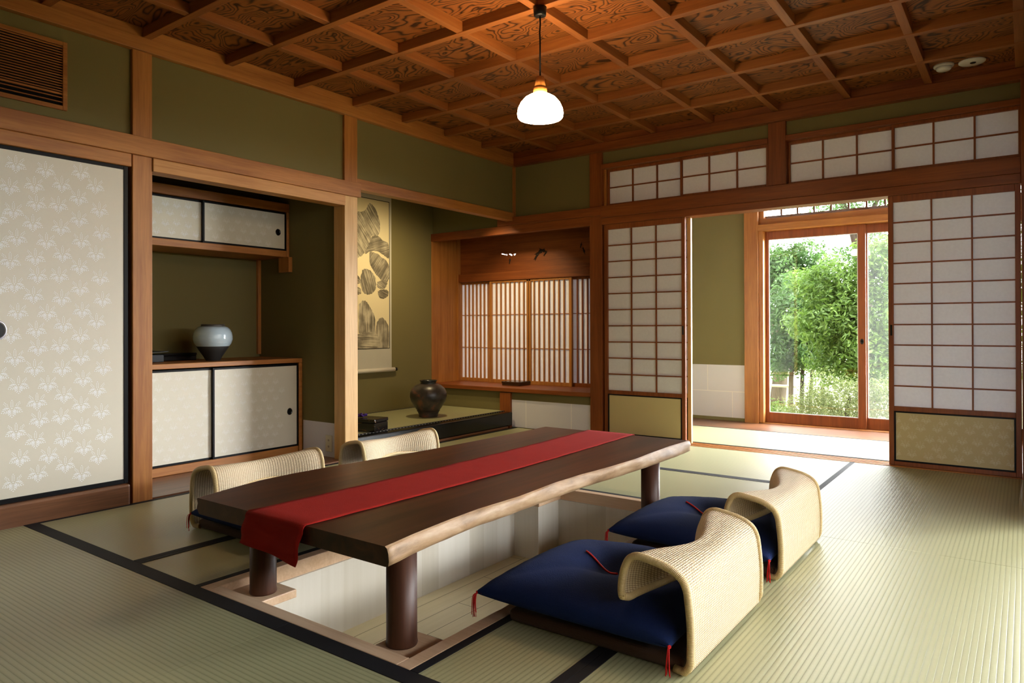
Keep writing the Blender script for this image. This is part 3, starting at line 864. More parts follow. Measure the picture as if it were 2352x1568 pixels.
glass_door(7, -1.215, -.30, gy+.034, 'rear glass sliding door onto the garden behind the right paper door', None, .075, .05, True)
glass_door(8, -.35, .50, gy, 'glass sliding door hidden behind the right paper door', None, .05, .06)
glass_door(9, .44, 1.24, gy+.034, 'glass sliding door at the far end of the veranda', None, .06, .05)
# glazed transom over the doors
w = empty('window_20', (-.4, gy, 1.895), 0, 'long glazed transom with thin bars above the garden doors', 'window', None, 'structure'); L = Vector(w.location)
mb = MB(); mb.box(-2.062, 1.24, 6.85, 6.93, 1.895, 1.955).box(-2.062, 1.24, 6.85, 6.93, 2.36, 2.43).box(-2.062, -2.02, 6.85, 6.93, 1.955, 2.36)
obj('sash', mb, W['midx'], w, .002).location = -L
mb = MB(); mb.box(-2.02, 1.24, 6.91, 6.93, 1.955, 1.985)
for k in range(22):
    x = -2.0+.128+k*.147; mb.box(x-.008, x+.008, 6.905, 6.925, 1.985, 2.36)
obj('lattice', mb, W['brownz'], w).location = -L
obj('pane', MB().box(-2.02, 1.24, 6.888, 6.892, 1.955, 2.36), GLASS, w).location = -L

# ---- coffered ceiling
mb = MB(); mb.box(-3.86, .16, -1.3, 5.34, TOP, TOP+.03)
ceil = obj('ceiling', mb, COFFER); tag(ceil, 'coffered cedar ceiling with swirling grain panels', 'ceiling', None, 'structure')
for ax in 'xy': W['ceil'+ax] = wood('ceiling_rib_'+ax, srgb(124, 70, 30), srgb(156, 96, 46), ax)
RX, RY = W['ceilx'], W['ceily']
for k in range(-6, 9):
    yy = 1.857+(k*.4825 if k < 8 else 0)
    if k == 8 or yy > 5.15: continue
    obj('rib', MB().box(-3.80, .12, yy, yy+.043, 2.475, TOP+.001), RX, ceil, .002)
for k in range(0, 9):
    xx = -3.335+k*.4765
    if xx > .15: continue
    obj('rib', MB().box(xx-.043, xx, -1.28, 5.22, 2.479, TOP+.001), RY, ceil, .002)
# smoke detectors in the last coffer
WHITE = plain('white_plastic', srgb(226, 224, 216), .4, .4)
o = empty('smoke_detector', (-.40, 5.06, TOP), 0, 'white domed detector on the dark ceiling, left of the flat one', 'detector')
obj('base', MB().lathe([(0, -.014), (.052, -.014), (.056, -.008), (.056, 0), (0, 0)]), WHITE, o)
obj('dome', MB().lathe([(0, -.034), (.034, -.034), (.040, -.028), (.042, -.014), (0, -.014)]), WHITE, o)
o = empty('ceiling_speaker', (-.255, 5.09, TOP), 0, 'flat white round fitting with a dark slot on the dark ceiling', 'ceiling fitting')
obj('disc', MB().lathe([(0, -.010), (.066, -.010), (.071, -.006), (.071, 0), (0, 0)]), WHITE, o)
obj('slot', MB().lathe([(0, -.0135), (.014, -.0135), (.017, -.0095), (0, -.0095)], .005, 0, 0, 16), BLACK, o)

# wall vent grille
g = empty('ventilation_grille', (XL-.02, 1.1, 2.0), 0, 'slatted wooden grille high on the left wall over the sliding door', 'grille'); L = Vector(g.location)
gx = -3.83
mb = MB(); y0, y1, z0, z1 = .62, 1.499, 1.996, 2.333; s = .021
mb.box(gx, gx+.016, y0, y0+s, z0, z1).box(gx, gx+.016, y1-s, y1, z0, z1).box(gx, gx+.016, y0+s, y1-s, z0, z0+s).box(gx, gx+.016, y0+s, y1-s, z1-s, z1)
obj('frame', mb, W['midy'], g, .002).location = -L
obj('dark_backing', MB().box(gx, gx+.002, y0+s, y1-s, z0+s, z1-s), plain('dark_grille_backing', (.004, .004, .004, 1), .8, .1), g).location = -L
zz = z0+s+.018
for k in range(26):
    th = .0045 if k != 2 else .009
    st = .022 if k < 2 else .0128
    if zz > z1-s-.004: break
    obj('slat', MB().box(gx+.003, gx+.012, y0+s, y1-s, zz-th/2, zz+th/2), W['midy'], g).location = -L
    zz += st if k != 1 else .018

# socket on the partition dado
o = empty('wall_socket', (-4.008, 3.2663, .10), 0, 'cream double wall socket on the white dado beside the pale post', 'socket')
obj('plate', MB().box(-.035, .035, -.006, 0, -.058, .058), plain('cream_plastic', srgb(222, 214, 188), .4), o, .003)
mb = MB()
for z in (-.022, .022):
    mb = MB()
    for x in (-.006, .006): mb.box(x-.0012, x+.0012, -.0068, -.0055, z-.007, z+.007)
    obj('slot', mb, BLACK, o)

# ================================================================== THINGS
# ---- pendant lamp
PXY = (-1.898, 2.831)
o = empty('pendant_lamp', (PXY[0], PXY[1], 2.475), 0, 'lit white glass pendant lamp on a black cord', 'lamp')
obj('ceiling_rose', MB().lathe([(0, -.044), (.022, -.044), (.030, -.040), (.033, 0), (0, 0)], 0, 0, 0, 32), BLACK, o)
obj('cord', MB().tube([(0, 0, -.04), (.001, .001, -.08), (-.002, 0, -.12), (0, 0, -.16), (0, 0, -.35)], .0042, 8), BLACK, o)
obj('wooden_cap', MB().lathe([(0, -.338), (.020, -.338), (.027, -.386), (.026, -.390), (.033, -.394), (.034, -.412), (.030, -.424), (0, -.424)], 0, 0, 0, 32), W['midz'], o)
t = NT('opal_glass_lit')
em = t.new('ShaderNodeEmission'); em.inputs[0].default_value = (1, .71, .40, 1); em.inputs[1].default_value = 36
tl = t.new('ShaderNodeBsdfTranslucent'); tl.inputs[0].default_value = (.9, .88, .84, 1)
ad = t.new('ShaderNodeAddShader'); t.link(em.outputs[0], ad.inputs[0]); t.link(tl.outputs[0], ad.inputs[1])
OPAL = t.done(ad)
prof = [(.030, -.422), (.052, -.428), (.075, -.442), (.096, -.466), (.108, -.492), (.112, -.515), (.110, -.532), (.104, -.5395), (.101, -.537), (.106, -.520), (.103, -.492), (.091, -.468), (.070, -.446), (.048, -.433), (.030, -.428)]
obj('glass_shade', MB().lathe(prof, 0, 0, 0, 48), OPAL, o)
t = NT('bulb_lit'); em = t.new('ShaderNodeEmission'); em.inputs[0].default_value = (1, .80, .55, 1); em.inputs[1].default_value = 40
obj('bulb', MB().lathe([(0, -.424), (.014, -.430), (.022, -.452), (.028, -.478), (.024, -.498), (.012, -.508), (0, -.510)], 0, 0, 0, 24), t.done(em), o)

# alcove lamp hidden behind the lintel
def small_lamp(label, loc, energy, size, rot):
    o = empty('alcove_lamp', loc, 0, label, 'lamp')
    obj('housing', MB().box(-.03, .03, -.05, .05, .0, .05), BLACK, o, .004)
    al = bpy.data.lights.new('alcove_lamp_light', 'SPOT'); al.spot_size = R(size); al.spot_blend = .9; al.shadow_soft_size = .03; al.energy = energy; al.color = (1, .78, .42)
    ao = bpy.data.objects.new('alcove_lamp_light', al); COL.objects.link(ao); ao.parent = o; ao.location = (0, 0, -.035); ao.rotation_euler = rot
small_lamp('small warm lamp inside the alcove behind its lintel, shining on the scroll', (-3.925, 4.40, 1.985), 60, 145, (0, R(32), 0))
small_lamp('extra warm lamp added behind the alcove lintel to strengthen the glow on the slatted windows', (-3.965, 4.72, 1.985), 60, 84, (R(40), 0, 0))  # added lamp, boosts the window glow that the first lamp leaves weak

# ---- table
RT = [(-1.372,1.305),(-1.391,1.432),(-1.406,1.595),(-1.414,1.755),(-1.405,1.961),(-1.420,2.218),(-1.414,2.41),(-1.396,2.588),(-1.386,2.82),(-1.393,2.974),(-1.399,3.214),(-1.390,3.43)]
RB = [(-1.366,1.305),(-1.392,1.5),(-1.410,1.747),(-1.407,1.925),(-1.412,2.084),(-1.407,2.227),(-1.410,2.404),(-1.396,2.618),(-1.382,2.837),(-1.377,3.048),(-1.379,3.326),(-1.387,3.43)]
LT = [(-2.296,1.305),(-2.331,1.433),(-2.366,1.599),(-2.369,1.755),(-2.361,1.882),(-2.350,1.966),(-2.338,2.095),(-2.296,2.509),(-2.280,2.9),(-2.272,3.208),(-2.272,3.43)]
def interp(pl, y):
    for i in range(len(pl)-1):
        if pl[i][1] <= y <= pl[i+1][1]:
            f = (y-pl[i][1])/(pl[i+1][1]-pl[i][1]); return pl[i][0]+(pl[i+1][0]-pl[i][0])*f
    return pl[-1][0] if y > pl[-1][1] else pl[0][0]
ZT, ZB = .340, .286
tb = empty('low_table', (-1.84, 2.365, 0), 0, 'long low dark walnut table with a pale natural edge over the leg well', 'table'); L = Vector(tb.location)
rows = []; N = 90; rs = random.Random(11)
ph = [rs.uniform(0, 6) for _ in range(6)]
def wob(y, k): return .004*math.sin(9*y+ph[k])+.003*math.sin(23*y+ph[k+1])+.0015*math.sin(57*y+ph[k+2])
for i in range(N+1):
    y = 1.305+(3.43-1.305)*i/N
    xl, xr, xb = interp(LT, y), interp(RT, y), interp(RB, y)
    row = [(xl+.004, y, ZT), (xl+.3, y, ZT), (-1.84, y, ZT), (xr-.25, y, ZT), (xr-.004, y, ZT),
           (xr+.002+wob(y, 0)*.3, y, ZT-.004), (xr*.7+xb*.3+.006+wob(y, 1), y, ZT-.018), (xr*.3+xb*.7+.007+wob(y, 2), y, ZB+.016), (xb+wob(y, 0)*.5, y, ZB+.003),
           (xb-.008, y, ZB), (xb-.25, y, ZB), (-1.84, y, ZB), (xl+.3, y, ZB), (xl+.012, y, ZB), (xl-.002+wob(y, 2), y, ZB+.018), (xl-.003+wob(y, 3), y, ZT-.018), (xl, y, ZT-.004)]
    rows.append(row)
mb = MB(); n = len(rows[0]); b0 = len(mb.v)
for r in rows: mb.v += r
for i in range(N):
    for j in range(n):
        k = (j+1) % n
        mi = 1 if 4 <= j <= 8 or 13 <= j <= 15 else 0
        mb.face([b0+i*n+j, b0+i*n+k, b0+(i+1)*n+k, b0+(i+1)*n+j], mi, None, 4 < j < 9 or 12 < j < 16)
mb.face([b0+j for j in range(n)][::-1]); mb.face([b0+N*n+j for j in range(n)])
obj('tabletop', mb, [TABLE, LIVE], tb).location = -L
for (x, y) in ((-1.515, 1.505), (-2.215, 1.508), (-1.51, 3.225), (-2.215, 3.225)):
    obj('leg', MB().lathe([(0, -.0262), (.046, -.0262), (.048, -.020), (.0462, -.010), (.046, ZB+.001), (0, ZB+.001)], x, y, 0, 40), LEGW, tb).location = -L

# ---- runner
def runner():
    mb = MB(); rows = []
    th = .0016
    prof = []                                        # (y, z) along the length
    for k in range(8): prof.append((1.290+.004*math.sin(k*1.1), .242+k*.0115))
    prof += [(1.2915, .331), (1.295, .339), (1.303, .3432)]
    for k in range(1, 40): prof.append((1.303+(3.432-1.303)*k/40, .3424))
    prof += [(3.434, .3432), (3.442, .338), (3.445, .331)]
    for k in range(8): prof.append((3.446+.003*math.sin(k), .322-k*.0115))
    for i, (y, z) in enumerate(prof):
        f = min(1, max(0, (y-1.3)/2.1)); xl = -1.990+.03*math.sin(PI*f); xr = -1.702+.022*math.sin(PI*f)
        if i < 8:                                    # the hanging flap narrows unevenly and dips on the right
            h = (8-i)/8; xl -= .022*h; xr -= .026*h
        row = []
        for j in range(13):
            a = j/12; dz = 0; dy = 0
            if i < 8: dz = -.022*((8-i)/8)*a; dy = -.006*math.sin(a*7+1)*((8-i)/8)
            if i > len(prof)-9: dy = .005*math.sin(a*6)
            row.append((xl+(xr-xl)*a, y+dy, z+dz+(.0006*math.sin(y*31+j) if 10 < i < 50 else 0)))
        rows.append(row)
    mb.grid(rows, 0)
    return mb
o = obj('table_runner', runner(), REDCLOTH); tag(o, 'red cloth runner along the dark table, hanging over its near end', 'table runner')
sm = o.modifiers.new('thick', 'SOLIDIFY'); sm.thickness = .0016; sm.offset = 1

# ---- wicker floor chairs
HW = .295
def cr(pts, n):
    out = []
    P = [pts[0]]+list(pts)+[pts[-1]]
    for i in range(1, len(P)-2):
        for k in range(n):
            t_ = k/n; p0, p1, p2, p3 = P[i-1], P[i], P[i+1], P[i+2]
            out.append(tuple(.5*((2*p1[d])+(-p0[d]+p2[d])*t_+(2*p0[d]-5*p1[d]+4*p2[d]-p3[d])*t_*t_+(-p0[d]+3*p1[d]-3*p2[d]+p3[d])*t_**3) for d in range(len(p1))))
    out.append(tuple(pts[-1])); return out
def chair_profile(t_):
    b = math.cos(PI*t_/2)**2 if abs(t_) < 1 else 0
    k = 1-.40*b; dz = -.018*b
    p = [(0, .014), (.004, .07), (.004, .135), (-.002, .200), (-.008, .232), (-.024*(1-.1*b), .259+dz*.2), (-.060*(1-.25*b), .278+dz*.6), (-.105*k, .288+dz), (-.146*k, .293+dz), (-.172*k, .281+dz), (-.188*k, .250+dz*.6), (-.196*k, .212), (-.197*k, .182+.012*b), (-.192*k, .166+.022*b)]
    return cr(p, 4)
def make_chair(label):
    c = empty('floor_chair', (0, 0, 0), 0, label, 'floor chair', 'legless wicker chairs around the table')
    mb = MB(); rows = []; uvs = []
    NT_ = 29
    for i in range(NT_):
        t_ = -1+2*i/(NT_-1); y = HW*t_
        pr = chair_profile(t_); L_ = 0; uv = []
        for k, p in enumerate(pr):
            if k: L_ += math.hypot(p[0]-pr[k-1][0], p[1]-pr[k-1][1])
            uv.append((y+1, L_))
        rows.append([(p[0], y, p[1]) for p in pr]); uvs.append(uv)
    mb.grid(rows, 0, False, uvs)
    w = obj('woven_back', mb, RATTAN, c); s_ = w.modifiers.new('thick', 'SOLIDIFY'); s_.thickness = .005; s_.offset = 0
    # rim: near foot -> near edge -> flap edge -> far edge -> far foot
    path = [(-.045, -HW+.012, .0112), (-.014, -HW+.004, .0118)]
    path += [(p[0], -HW, p[1]) for p in chair_profile(-1)][2:-2]
    q = chair_profile(-1)[-1]
    path += [(q[0], -HW+.004, q[1]+.006)]
    for i in range(1, 20):
        t_ = -1+2*i/20; p = chair_profile(t_)[-1]; path.append((p[0], HW*t_, p[1]-.004))
    path += [(q[0], HW-.004, q[1]+.006)]
    path += [(p[0], HW, p[1]) for p in chair_profile(1)][2:-2][::-1]
    path += [(-.014, HW-.004, .0118), (-.045, HW-.012, .0112)]
    obj('rim', MB().tube(cr(path, 2), .0108, 10), CANE, c)
    # padded seat board
    mb = MB(); mb.box(-.60, -.022, -HW+.012, HW-.012, .001, .040)
    sb = obj('seat_pad', mb, BROWNPAD, c, .016, None, 4)
    return c
def zabuton(label):
    c = empty('zabuton_cushion', (0, 0, 0), 0, label, 'cushion', 'navy floor cushions')
    A, B = .325, .315; N = 41; zm = .088
    def P(s, t_, sg):
        pinch = 1-.04*(1-t_*t_)*abs(s)**3
        pinch2 = 1-.04*(1-s*s)*abs(t_)**3
        x = A*s*pinch; y = B*t_*pinch2
        h = max(0, (1-s*s)*(1-t_*t_))**.34
        rr = math.hypot(x, y)
        if sg > 0:
            z = .083*h*(1+.05*math.sin(5*s+2*t_)) - .044*math.exp(-(rr/.095)**2) - .005*math.exp(-(abs(s-t_)/.12)**2)*h - .004*math.exp(-(abs(s+t_)/.10)**2)*h + .0016*math.sin(26*t_+3*s)*max(0, abs(s)-.55) + .0016*math.sin(24*s+2*t_)*max(0, abs(t_)-.55)
            # creases that run out from the tuft
        else:
            z = -.046*h
        return (x, y, zm+z)
    mb = MB()
    ss = [math.sin(PI/2*(-1+2*i/(N-1))) for i in range(N)]
    mb.grid([[P(a, b, 1) for b in ss] for a in ss], 0)
    mb.grid([[P(a, b, -1) for b in ss] for a in ss], 0, False, None, True, True)
    cs = obj('cover', mb, NAVY, c)
    wl = cs.modifiers.new('weld', 'WELD'); wl.merge_threshold = .0006
    rs = random.Random(5)
    for sx in (-1, 1):
        for sy in (-1, 1):
            mb = MB(); x0, y0 = A*sx*.985, B*sy*.985
            mb.tube([(x0*.96, y0*.96, zm), (x0+.004*sx, y0+.004*sy, zm)], .005, 8)
            for k in range(9):
                a = rs.uniform(-.8, .8); L_ = rs.uniform(.058, .076); d = rs.uniform(.006, .016)
                pth = [(x0, y0, zm), (x0+sx*d*.3+.003*a, y0+sy*d, zm-.006), (x0+sx*d*.3+.005*a, y0+sy*(d+.004), zm-.03), (x0+sx*d*.25+.009*a, y0+sy*(d+.003), zm-L_)]
                mb.tube(cr(pth, 3), .0011, 5)
            obj('tassel', mb, REDCORD, c)
    mb = MB(); pth = []
    for k in range(9):
        a = -1+k/4; x, y = -.052+.082*a, .002-.045*a; r_ = math.hypot(x, y)
        z = zm+.083*(max(0, (1-(x/A)**2)*(1-(y/B)**2))**.34)*(1+.05*math.sin(5*x/A+2*y/B))-.044*math.exp(-(r_/.095)**2)+.003
        pth.append((x, y, z))
    mb.tube(cr(pth, 3), .0034, 6)
    obj('tuft_cord', mb, REDCORD, c)
    return c
ch = make_chair('wicker floor chair nearest the camera, right of the table')
ch.location = (-.714, 2.052, 0)
copy_tree(ch, (-.720, 2.912, 0), 0, 'wicker floor chair right of the table, on the garden side')
copy_tree(ch, (-3.115, 2.042, 0), PI, 'wicker floor chair in front of the low ivory cabinet')
copy_tree(ch, (-3.105, 2.905, 0), PI, 'wicker floor chair in front of the pale alcove post')
cu = zabuton('navy cushion with red tassels on the chair nearest the camera')
cu.location = (-1.075, 2.03, 0)
copy_tree(cu, (-1.062, 2.868, 0), 0, 'navy cushion on the right-hand chair of the garden side')
copy_tree(cu, (-2.715, 2.01, 0), PI, 'navy cushion on the chair before the low cabinet, mostly behind the table end')
copy_tree(cu, (-2.715, 2.89, 0), PI, 'navy cushion on the wicker chair in front of the pale alcove post')

# ---- jars
def jar_mat():
    t = NT('white_blue_glaze')
    n = t.noise(t.coords('Object', (1, 1, 3)), 6, 4)
    b = t.bsdf(t.mix(n, srgb(170, 194, 210), srgb(206, 222, 230)), .16, .6); t.bump(t.noise(t.coords('Object', (1, 1, 4)), 14, 3), .25, .01, b)
    return t.done(b)
o = empty('glazed_jar', (-4.49, 2.667, .70), 0, 'pale blue and black jar on the low alcove cabinet', 'jar')
obj('glazed_body', MB().lathe([(.1055, .099), (.118, .118), (.1265, .145), (.126, .165), (.1215, .19), (.112, .212), (.095, .228), (.078, .235), (.070, .232), (.066, .20), (.09, .12)], 0, 0, 0, 48), jar_mat(), o)
obj('bare_foot', MB().lathe([(0, .0005), (.044, .0005), (.047, .004), (.062, .032), (.085, .066), (.1055, .099), (.09, .12), (0, .12)], 0, 0, 0, 48), plain('black_bare_clay', srgb(44, 42, 40), .7, .3), o)
obj('rim', MB().lathe([(.076, .232), (.0755, .246), (.073, .249), (.068, .247), (.067, .225)], 0, 0, 0, 48), plain('dark_grey_rim', srgb(70, 66, 62), .45, .4), o)
def clay():
    t = NT('smoky_fired_clay')
    n = t.noise(t.coords(), 7.5, 4, .55, .4); n2 = t.noise(t.coords(), 40, 3)
    c = t.ramp(n, [(.42, srgb(44, 38, 36)), (.56, srgb(66, 54, 50)), (.68, srgb(128, 74, 48)), (.78, srgb(104, 60, 42))])
    b = t.bsdf(c, .36, .6); t.bump(n2, .15, .004, b)
    return t.done(b)
o = empty('stoneware_jar', (-4.229, 4.533, .143), 0, 'round dark fired clay jar on the raised alcove mat', 'jar')
obj('body', MB().lathe([(0, .0005), (.080, .0005), (.084, .008), (.082, .018), (.098, .055), (.128, .10), (.152, .14), (.162, .18), (.158, .215), (.142, .248), (.112, .274), (.082, .287), (.072, .291), (.070, .270), (.12, .20), (.1, .05), (0, .03)], 0, 0, 0, 56), clay(), o)
obj('lip', MB().lathe([(.068, .288), (.066, .296), (.072, .310), (.078, .318), (.074, .319), (.064, .308), (.060, .288)], 0, 0, 0, 48), plain('dark_glossy_lip', srgb(44, 44, 44), .25, .6), o)

# ---- boxes
def makie():
    t = NT('gold_flecked_lacquer')
    n = t.noise(t.coords('Object', (14, 30, 60)), 1, 3, .6, 1.0)
    m = t.math('GREATER_THAN', n, .66)
    return t.done(t.bsdf(t.mix(m, (.008, .006, .006, 1), srgb(110, 78, 40)), .15, .6))
MAKIE = makie()
o = empty('lacquer_box', (-4.055, 3.665, .143), R(13), 'black gold-flecked lacquer box on the alcove mat beside the pale post', 'box')
obj('body', MB().box(-.13, .13, -.09, .09, 0.0005, .066), MAKIE, o, .006)
obj('lid', MB().box(-.133, .133, -.093, .093, .067, .096), MAKIE, o, .008, None, 3)
mb = MB(); mb.tube(cr([(-.13, .0, .097), (-.06, .01, .103), (0, 0, .108), (.02, -.01, .106)], 3), .004, 8)
for k in range(4):
    a = PI/2*k+.4; mb.tube(cr([(0, 0, .104), (.03*math.cos(a), .03*math.sin(a), .122), (.045*math.cos(a+.5), .045*math.sin(a+.5), .112), (.01*math.cos(a+1), .01*math.sin(a+1), .104)], 4), .0055, 8)
ob = obj('purple_cord', mb, plain('purple_silk', srgb(62, 30, 110), .6, .3), o, label='purple tied cord'); ob.location = (-.04, -.02, 0)
o = empty('shelf_box', (-4.0, 5.53, .36), 0, 'flat brown lacquer box on the alcove window shelf', 'box')
BRLAC = plain('brown_lacquer', srgb(58, 34, 18), .22, .6)
obj('body', MB().box(-.10, .10, -.095, .095, .0005, .020), BRLAC, o, .002)
obj('lid', MB().box(-.104, .104, -.099, .099, .021, .040), BRLAC, o, .003)
o = empty('tray_box', (-4.745, 2.53, .70), 0, 'low black lacquer box on the cabinet top left of the pale jar', 'box')
obj('body', MB().box(-.06, .06, -.13, .13, .0005, .034), LACQ, o, .004)
obj('lid', MB().box(-.062, .062, -.132, .132, .035, .052), LACQ, o, .004)
o = empty('document_folder', (-4.66, 2.27, .70), 0, 'black folder with an overhanging cover on the cabinet top beside the post', 'folder')
obj('body', MB().box(-.09, .09, -.12, .10, .0005, .05), BLACK, o, .003)
mb = MB(); mb.v += [(-.1, -.13, .054), (.1, -.13, .054), (.1, .125, .068), (-.1, .125, .068), (-.1, -.13, .058), (.1, -.13, .058), (.1, .125, .072), (-.1, .125, .072)]
for q in ((0,3,2,1),(4,5,6,7),(0,1,5,4),(1,2,6,5),(2,3,7,6),(3,0,4,7)): mb.face(q)
obj('cover', mb, BLACK, o)

# ---- hanging scroll
sxw = -4.846
o = empty('hanging_scroll', (sxw, 4.28, .52), 0, 'ink landscape scroll hanging in the alcove behind the pale post', 'scroll'); L = Vector(o.location)
SILK = cloth('grey_silk_mount', srgb(186, 182, 166), srgb(206, 202, 188), 500, .8, .1)
PAINTP = plain('painting_paper', srgb(226, 212, 172), .75, .2)
obj('mount', MB().box(sxw-.002, sxw+.0015, 3.872, 4.688, .52, 2.35), SILK, o).location = -L
mb = MB(); mb.box(sxw+.0012, sxw+.0022, 3.905, 4.660, .730, 2.105); pt = obj('painting', mb, PAINTP, o); pt.location = -L
mb = MB()
for bx in ((3.902, 3.907, .727, 2.108), (4.657, 4.663, .727, 2.108)): mb.box(sxw+.0018, sxw+.0028, *bx)
for bx in ((3.907, 4.657, .727, .733), (3.907, 4.657, 2.102, 2.108)): mb.box(sxw+.0018, sxw+.0028, *bx)
obj('black_border', mb, BLACK, pt)
obj('roller', MB().tube([(sxw+.020, 3.845, .530), (sxw+.020, 4.705, .530)], .019, 20), plain('ivory_roller_cloth', srgb(220, 214, 198), .6), o).location = -L
obj('roller_end', MB().tube([(sxw+.020, 4.705, .530), (sxw+.020, 4.735, .530)], .0165, 20), LACQ, o, label='black roller knob').location = -L
obj('roller_end', MB().tube([(sxw+.020, 3.815, .530), (sxw+.020, 3.845, .530)], .0165, 20), LACQ, o, label='black roller knob').location = -L
def ink(name, dens, ang, seed):
    t = NT(name)
    mp = t.n.new('ShaderNodeMapping'); mp.inputs['Rotation'].default_value = (ang, 0, 0); mp.inputs['Location'].default_value = (0, seed, seed*2)
    t.link(t.coords(), mp.inputs['Vector'])
    mp2 = t.n.new('ShaderNodeMapping'); mp2.inputs['Scale'].default_value = (1, 4, 95); t.link(mp.outputs[0], mp2.inputs['Vector'])
    n = t.noise(mp2.outputs[0], 1, 4, .6, .3); n2 = t.noise(t.coords(), 7, 3)
    f = t.math('ADD', t.math('MULTIPLY', n, .7), t.math('MULTIPLY', n2, .5))
    c = t.ramp(f, [(.34, srgb(48, 44, 38)), (.34+.20/dens, srgb(128, 120, 104)), (.36+.36/dens, srgb(202, 192, 166))])
    return t.done(t.bsdf(c, .8, .1))
INK = {'peak': [(4.10,1.85),(4.16,1.93),(4.271,1.966),(4.354,1.985),(4.396,2.046),(4.428,2.062),(4.481,2.026),(4.513,1.974),(4.54,1.884),(4.534,1.802),(4.491,1.765),(4.448,1.769),(4.416,1.706),(4.374,1.626),(4.311,1.57),(4.235,1.548),(4.10,1.60)],
 'ridge': [(4.448,1.765),(4.512,1.776),(4.578,1.738),(4.65,1.712),(4.655,1.581),(4.6,1.593),(4.523,1.627),(4.426,1.623),(4.353,1.593),(4.395,1.676)],
 'slope': [(4.41,1.617),(4.48,1.615),(4.561,1.582),(4.649,1.523),(4.655,1.384),(4.588,1.347),(4.511,1.4),(4.447,1.46),(4.41,1.53)],
 'tree': [(4.326,1.445),(4.373,1.46),(4.442,1.432),(4.484,1.374),(4.489,1.294),(4.457,1.245),(4.404,1.227),(4.352,1.233),(4.31,1.286),(4.305,1.365)],
 'treeb': [(4.15,1.40),(4.219,1.415),(4.28,1.387),(4.305,1.333),(4.269,1.316),(4.15,1.321)],
 'treec': [(4.15,1.29),(4.29,1.285),(4.31,1.239),(4.269,1.218),(4.15,1.22)],
 'pine': [(4.511,1.348),(4.599,1.368),(4.632,1.342),(4.599,1.291),(4.533,1.284),(4.5,1.315)],
 'rock': [(4.511,1.263),(4.577,1.282),(4.643,1.268),(4.643,1.227),(4.587,1.193),(4.532,1.203)],
 'cliff': [(4.284,1.128),(4.32,1.165),(4.372,1.162),(4.425,1.1),(4.473,1.021),(4.483,.892),(4.477,.86),(4.299,.862),(4.284,.991)],
 'stump': [(4.499,.964),(4.532,1.009),(4.576,1.013),(4.631,.965),(4.653,.903),(4.653,.735),(4.488,.735),(4.488,.872)],
 'ground': [(3.91,.80),(4.218,.859),(4.477,.88),(4.488,.735),(3.91,.735)]}
angs = {'peak': .9, 'ridge': -.3, 'slope': -.9, 'tree': 1.2, 'treeb': .4, 'treec': .2, 'pine': .5, 'rock': .3, 'cliff': PI/2, 'stump': PI/2, 'ground': .05}
for q, (k, poly) in enumerate(INK.items()):
    # soften outlines with a finer, slightly ragged contour
    pts = cr(list(poly)+[poly[0]], 5)[:-1]; rs = random.Random(q)
    pts = [(y+rs.uniform(-.004, .004), z+rs.uniform(-.004, .004)) for y, z in pts]
    bm = bmesh.new(); vs = [bm.verts.new((sxw+.0024+.00008*q, min(4.656, y), max(.734, z))) for y, z in pts]
    es = [bm.edges.new((vs[i], vs[(i+1) % len(vs)])) for i in range(len(vs))]
    bmesh.ops.triangle_fill(bm, edges=es, use_beauty=True)
    for f in bm.faces:
        if f.normal.x < 0: f.normal_flip()
    me = bpy.data.meshes.new('ink_brushwork'); bm.to_mesh(me); bm.free()
    me.materials.append(ink('ink_wash_'+k, 1.0 if k in ('cliff', 'stump', 'ground', 'peak') else .8, angs[k], q*1.7))
    ob = bpy.data.objects.new('ink_brushwork', me); COL.objects.link(ob); ob.parent = pt

# ================================================================== GARDEN
GROUND = -.45
def ground_mat():
    t = NT('mossy_garden_ground'); n = t.noise(t.coords(), 4, 5)
    return t.done(t.bsdf(t.mix(n, srgb(120, 126, 84), srgb(168, 164, 134)), .9, .1))
mb = MB(); mb.box(-14, 12, 6.99, 30, GROUND-.1, GROUND); mb.box(1.31, 14, -12, 6.99, GROUND-.1, GROUND)
o = struct('ground_garden', mb, ground_mat(), 'mossy garden ground outside the glass doors', 'ground')
mb = MB(); mb.box(3.2, 3.4, -12, 6.9, GROUND, 1.50); mb.box(3.1, 3.5, -12, 6.9, 1.50, 1.58, 1)  # unseen wall, added to block low daylight before the right opening
struct('wall_sky_blocker', mb, [plain('blocker_wall', srgb(150, 132, 96), .9, .1), plain('blocker_coping', srgb(80, 80, 82), .6)], 'added unseen wall outside the right opening, holding back low sky light', 'garden wall')
def leafmat(name, c1, c2, tr=.45):
    t = NT(name); n = t.noise(t.coords(), 3.5, 4)
    oi = t.n.new('ShaderNodeNewGeometry')
    f = t.math('ADD', t.math('MULTIPLY', n, .55), t.math('MULTIPLY', oi.outputs['Random Per Island'], .5))
    c = t.mix(f, c1, c2)
    d = t.bsdf(c, .45, .35); tl = t.new('ShaderNodeBsdfTranslucent'); t.link(c, tl.inputs[0])
    m = t.new('ShaderNodeMixShader'); m.inputs[0].default_value = tr
    t.link(d.outputs[0], m.inputs[1]); t.link(tl.outputs[0], m.inputs[2])
    return t.done(m)
LEAF = {'dark': leafmat('dark_leaves', srgb(36, 62, 26), srgb(88, 122, 60)),
        'bright': leafmat('bright_leaves', srgb(46, 78, 24), srgb(112, 140, 60)),
        'azalea': leafmat('azalea_leaves', srgb(58, 76, 36), srgb(122, 132, 76)),
        'yellow': leafmat('yellowish_leaves', srgb(54, 76, 26), srgb(116, 136, 64))}
BARK = wood('grey_bark', srgb(42, 36, 30), srgb(86, 76, 64), 'z', .9, .1)
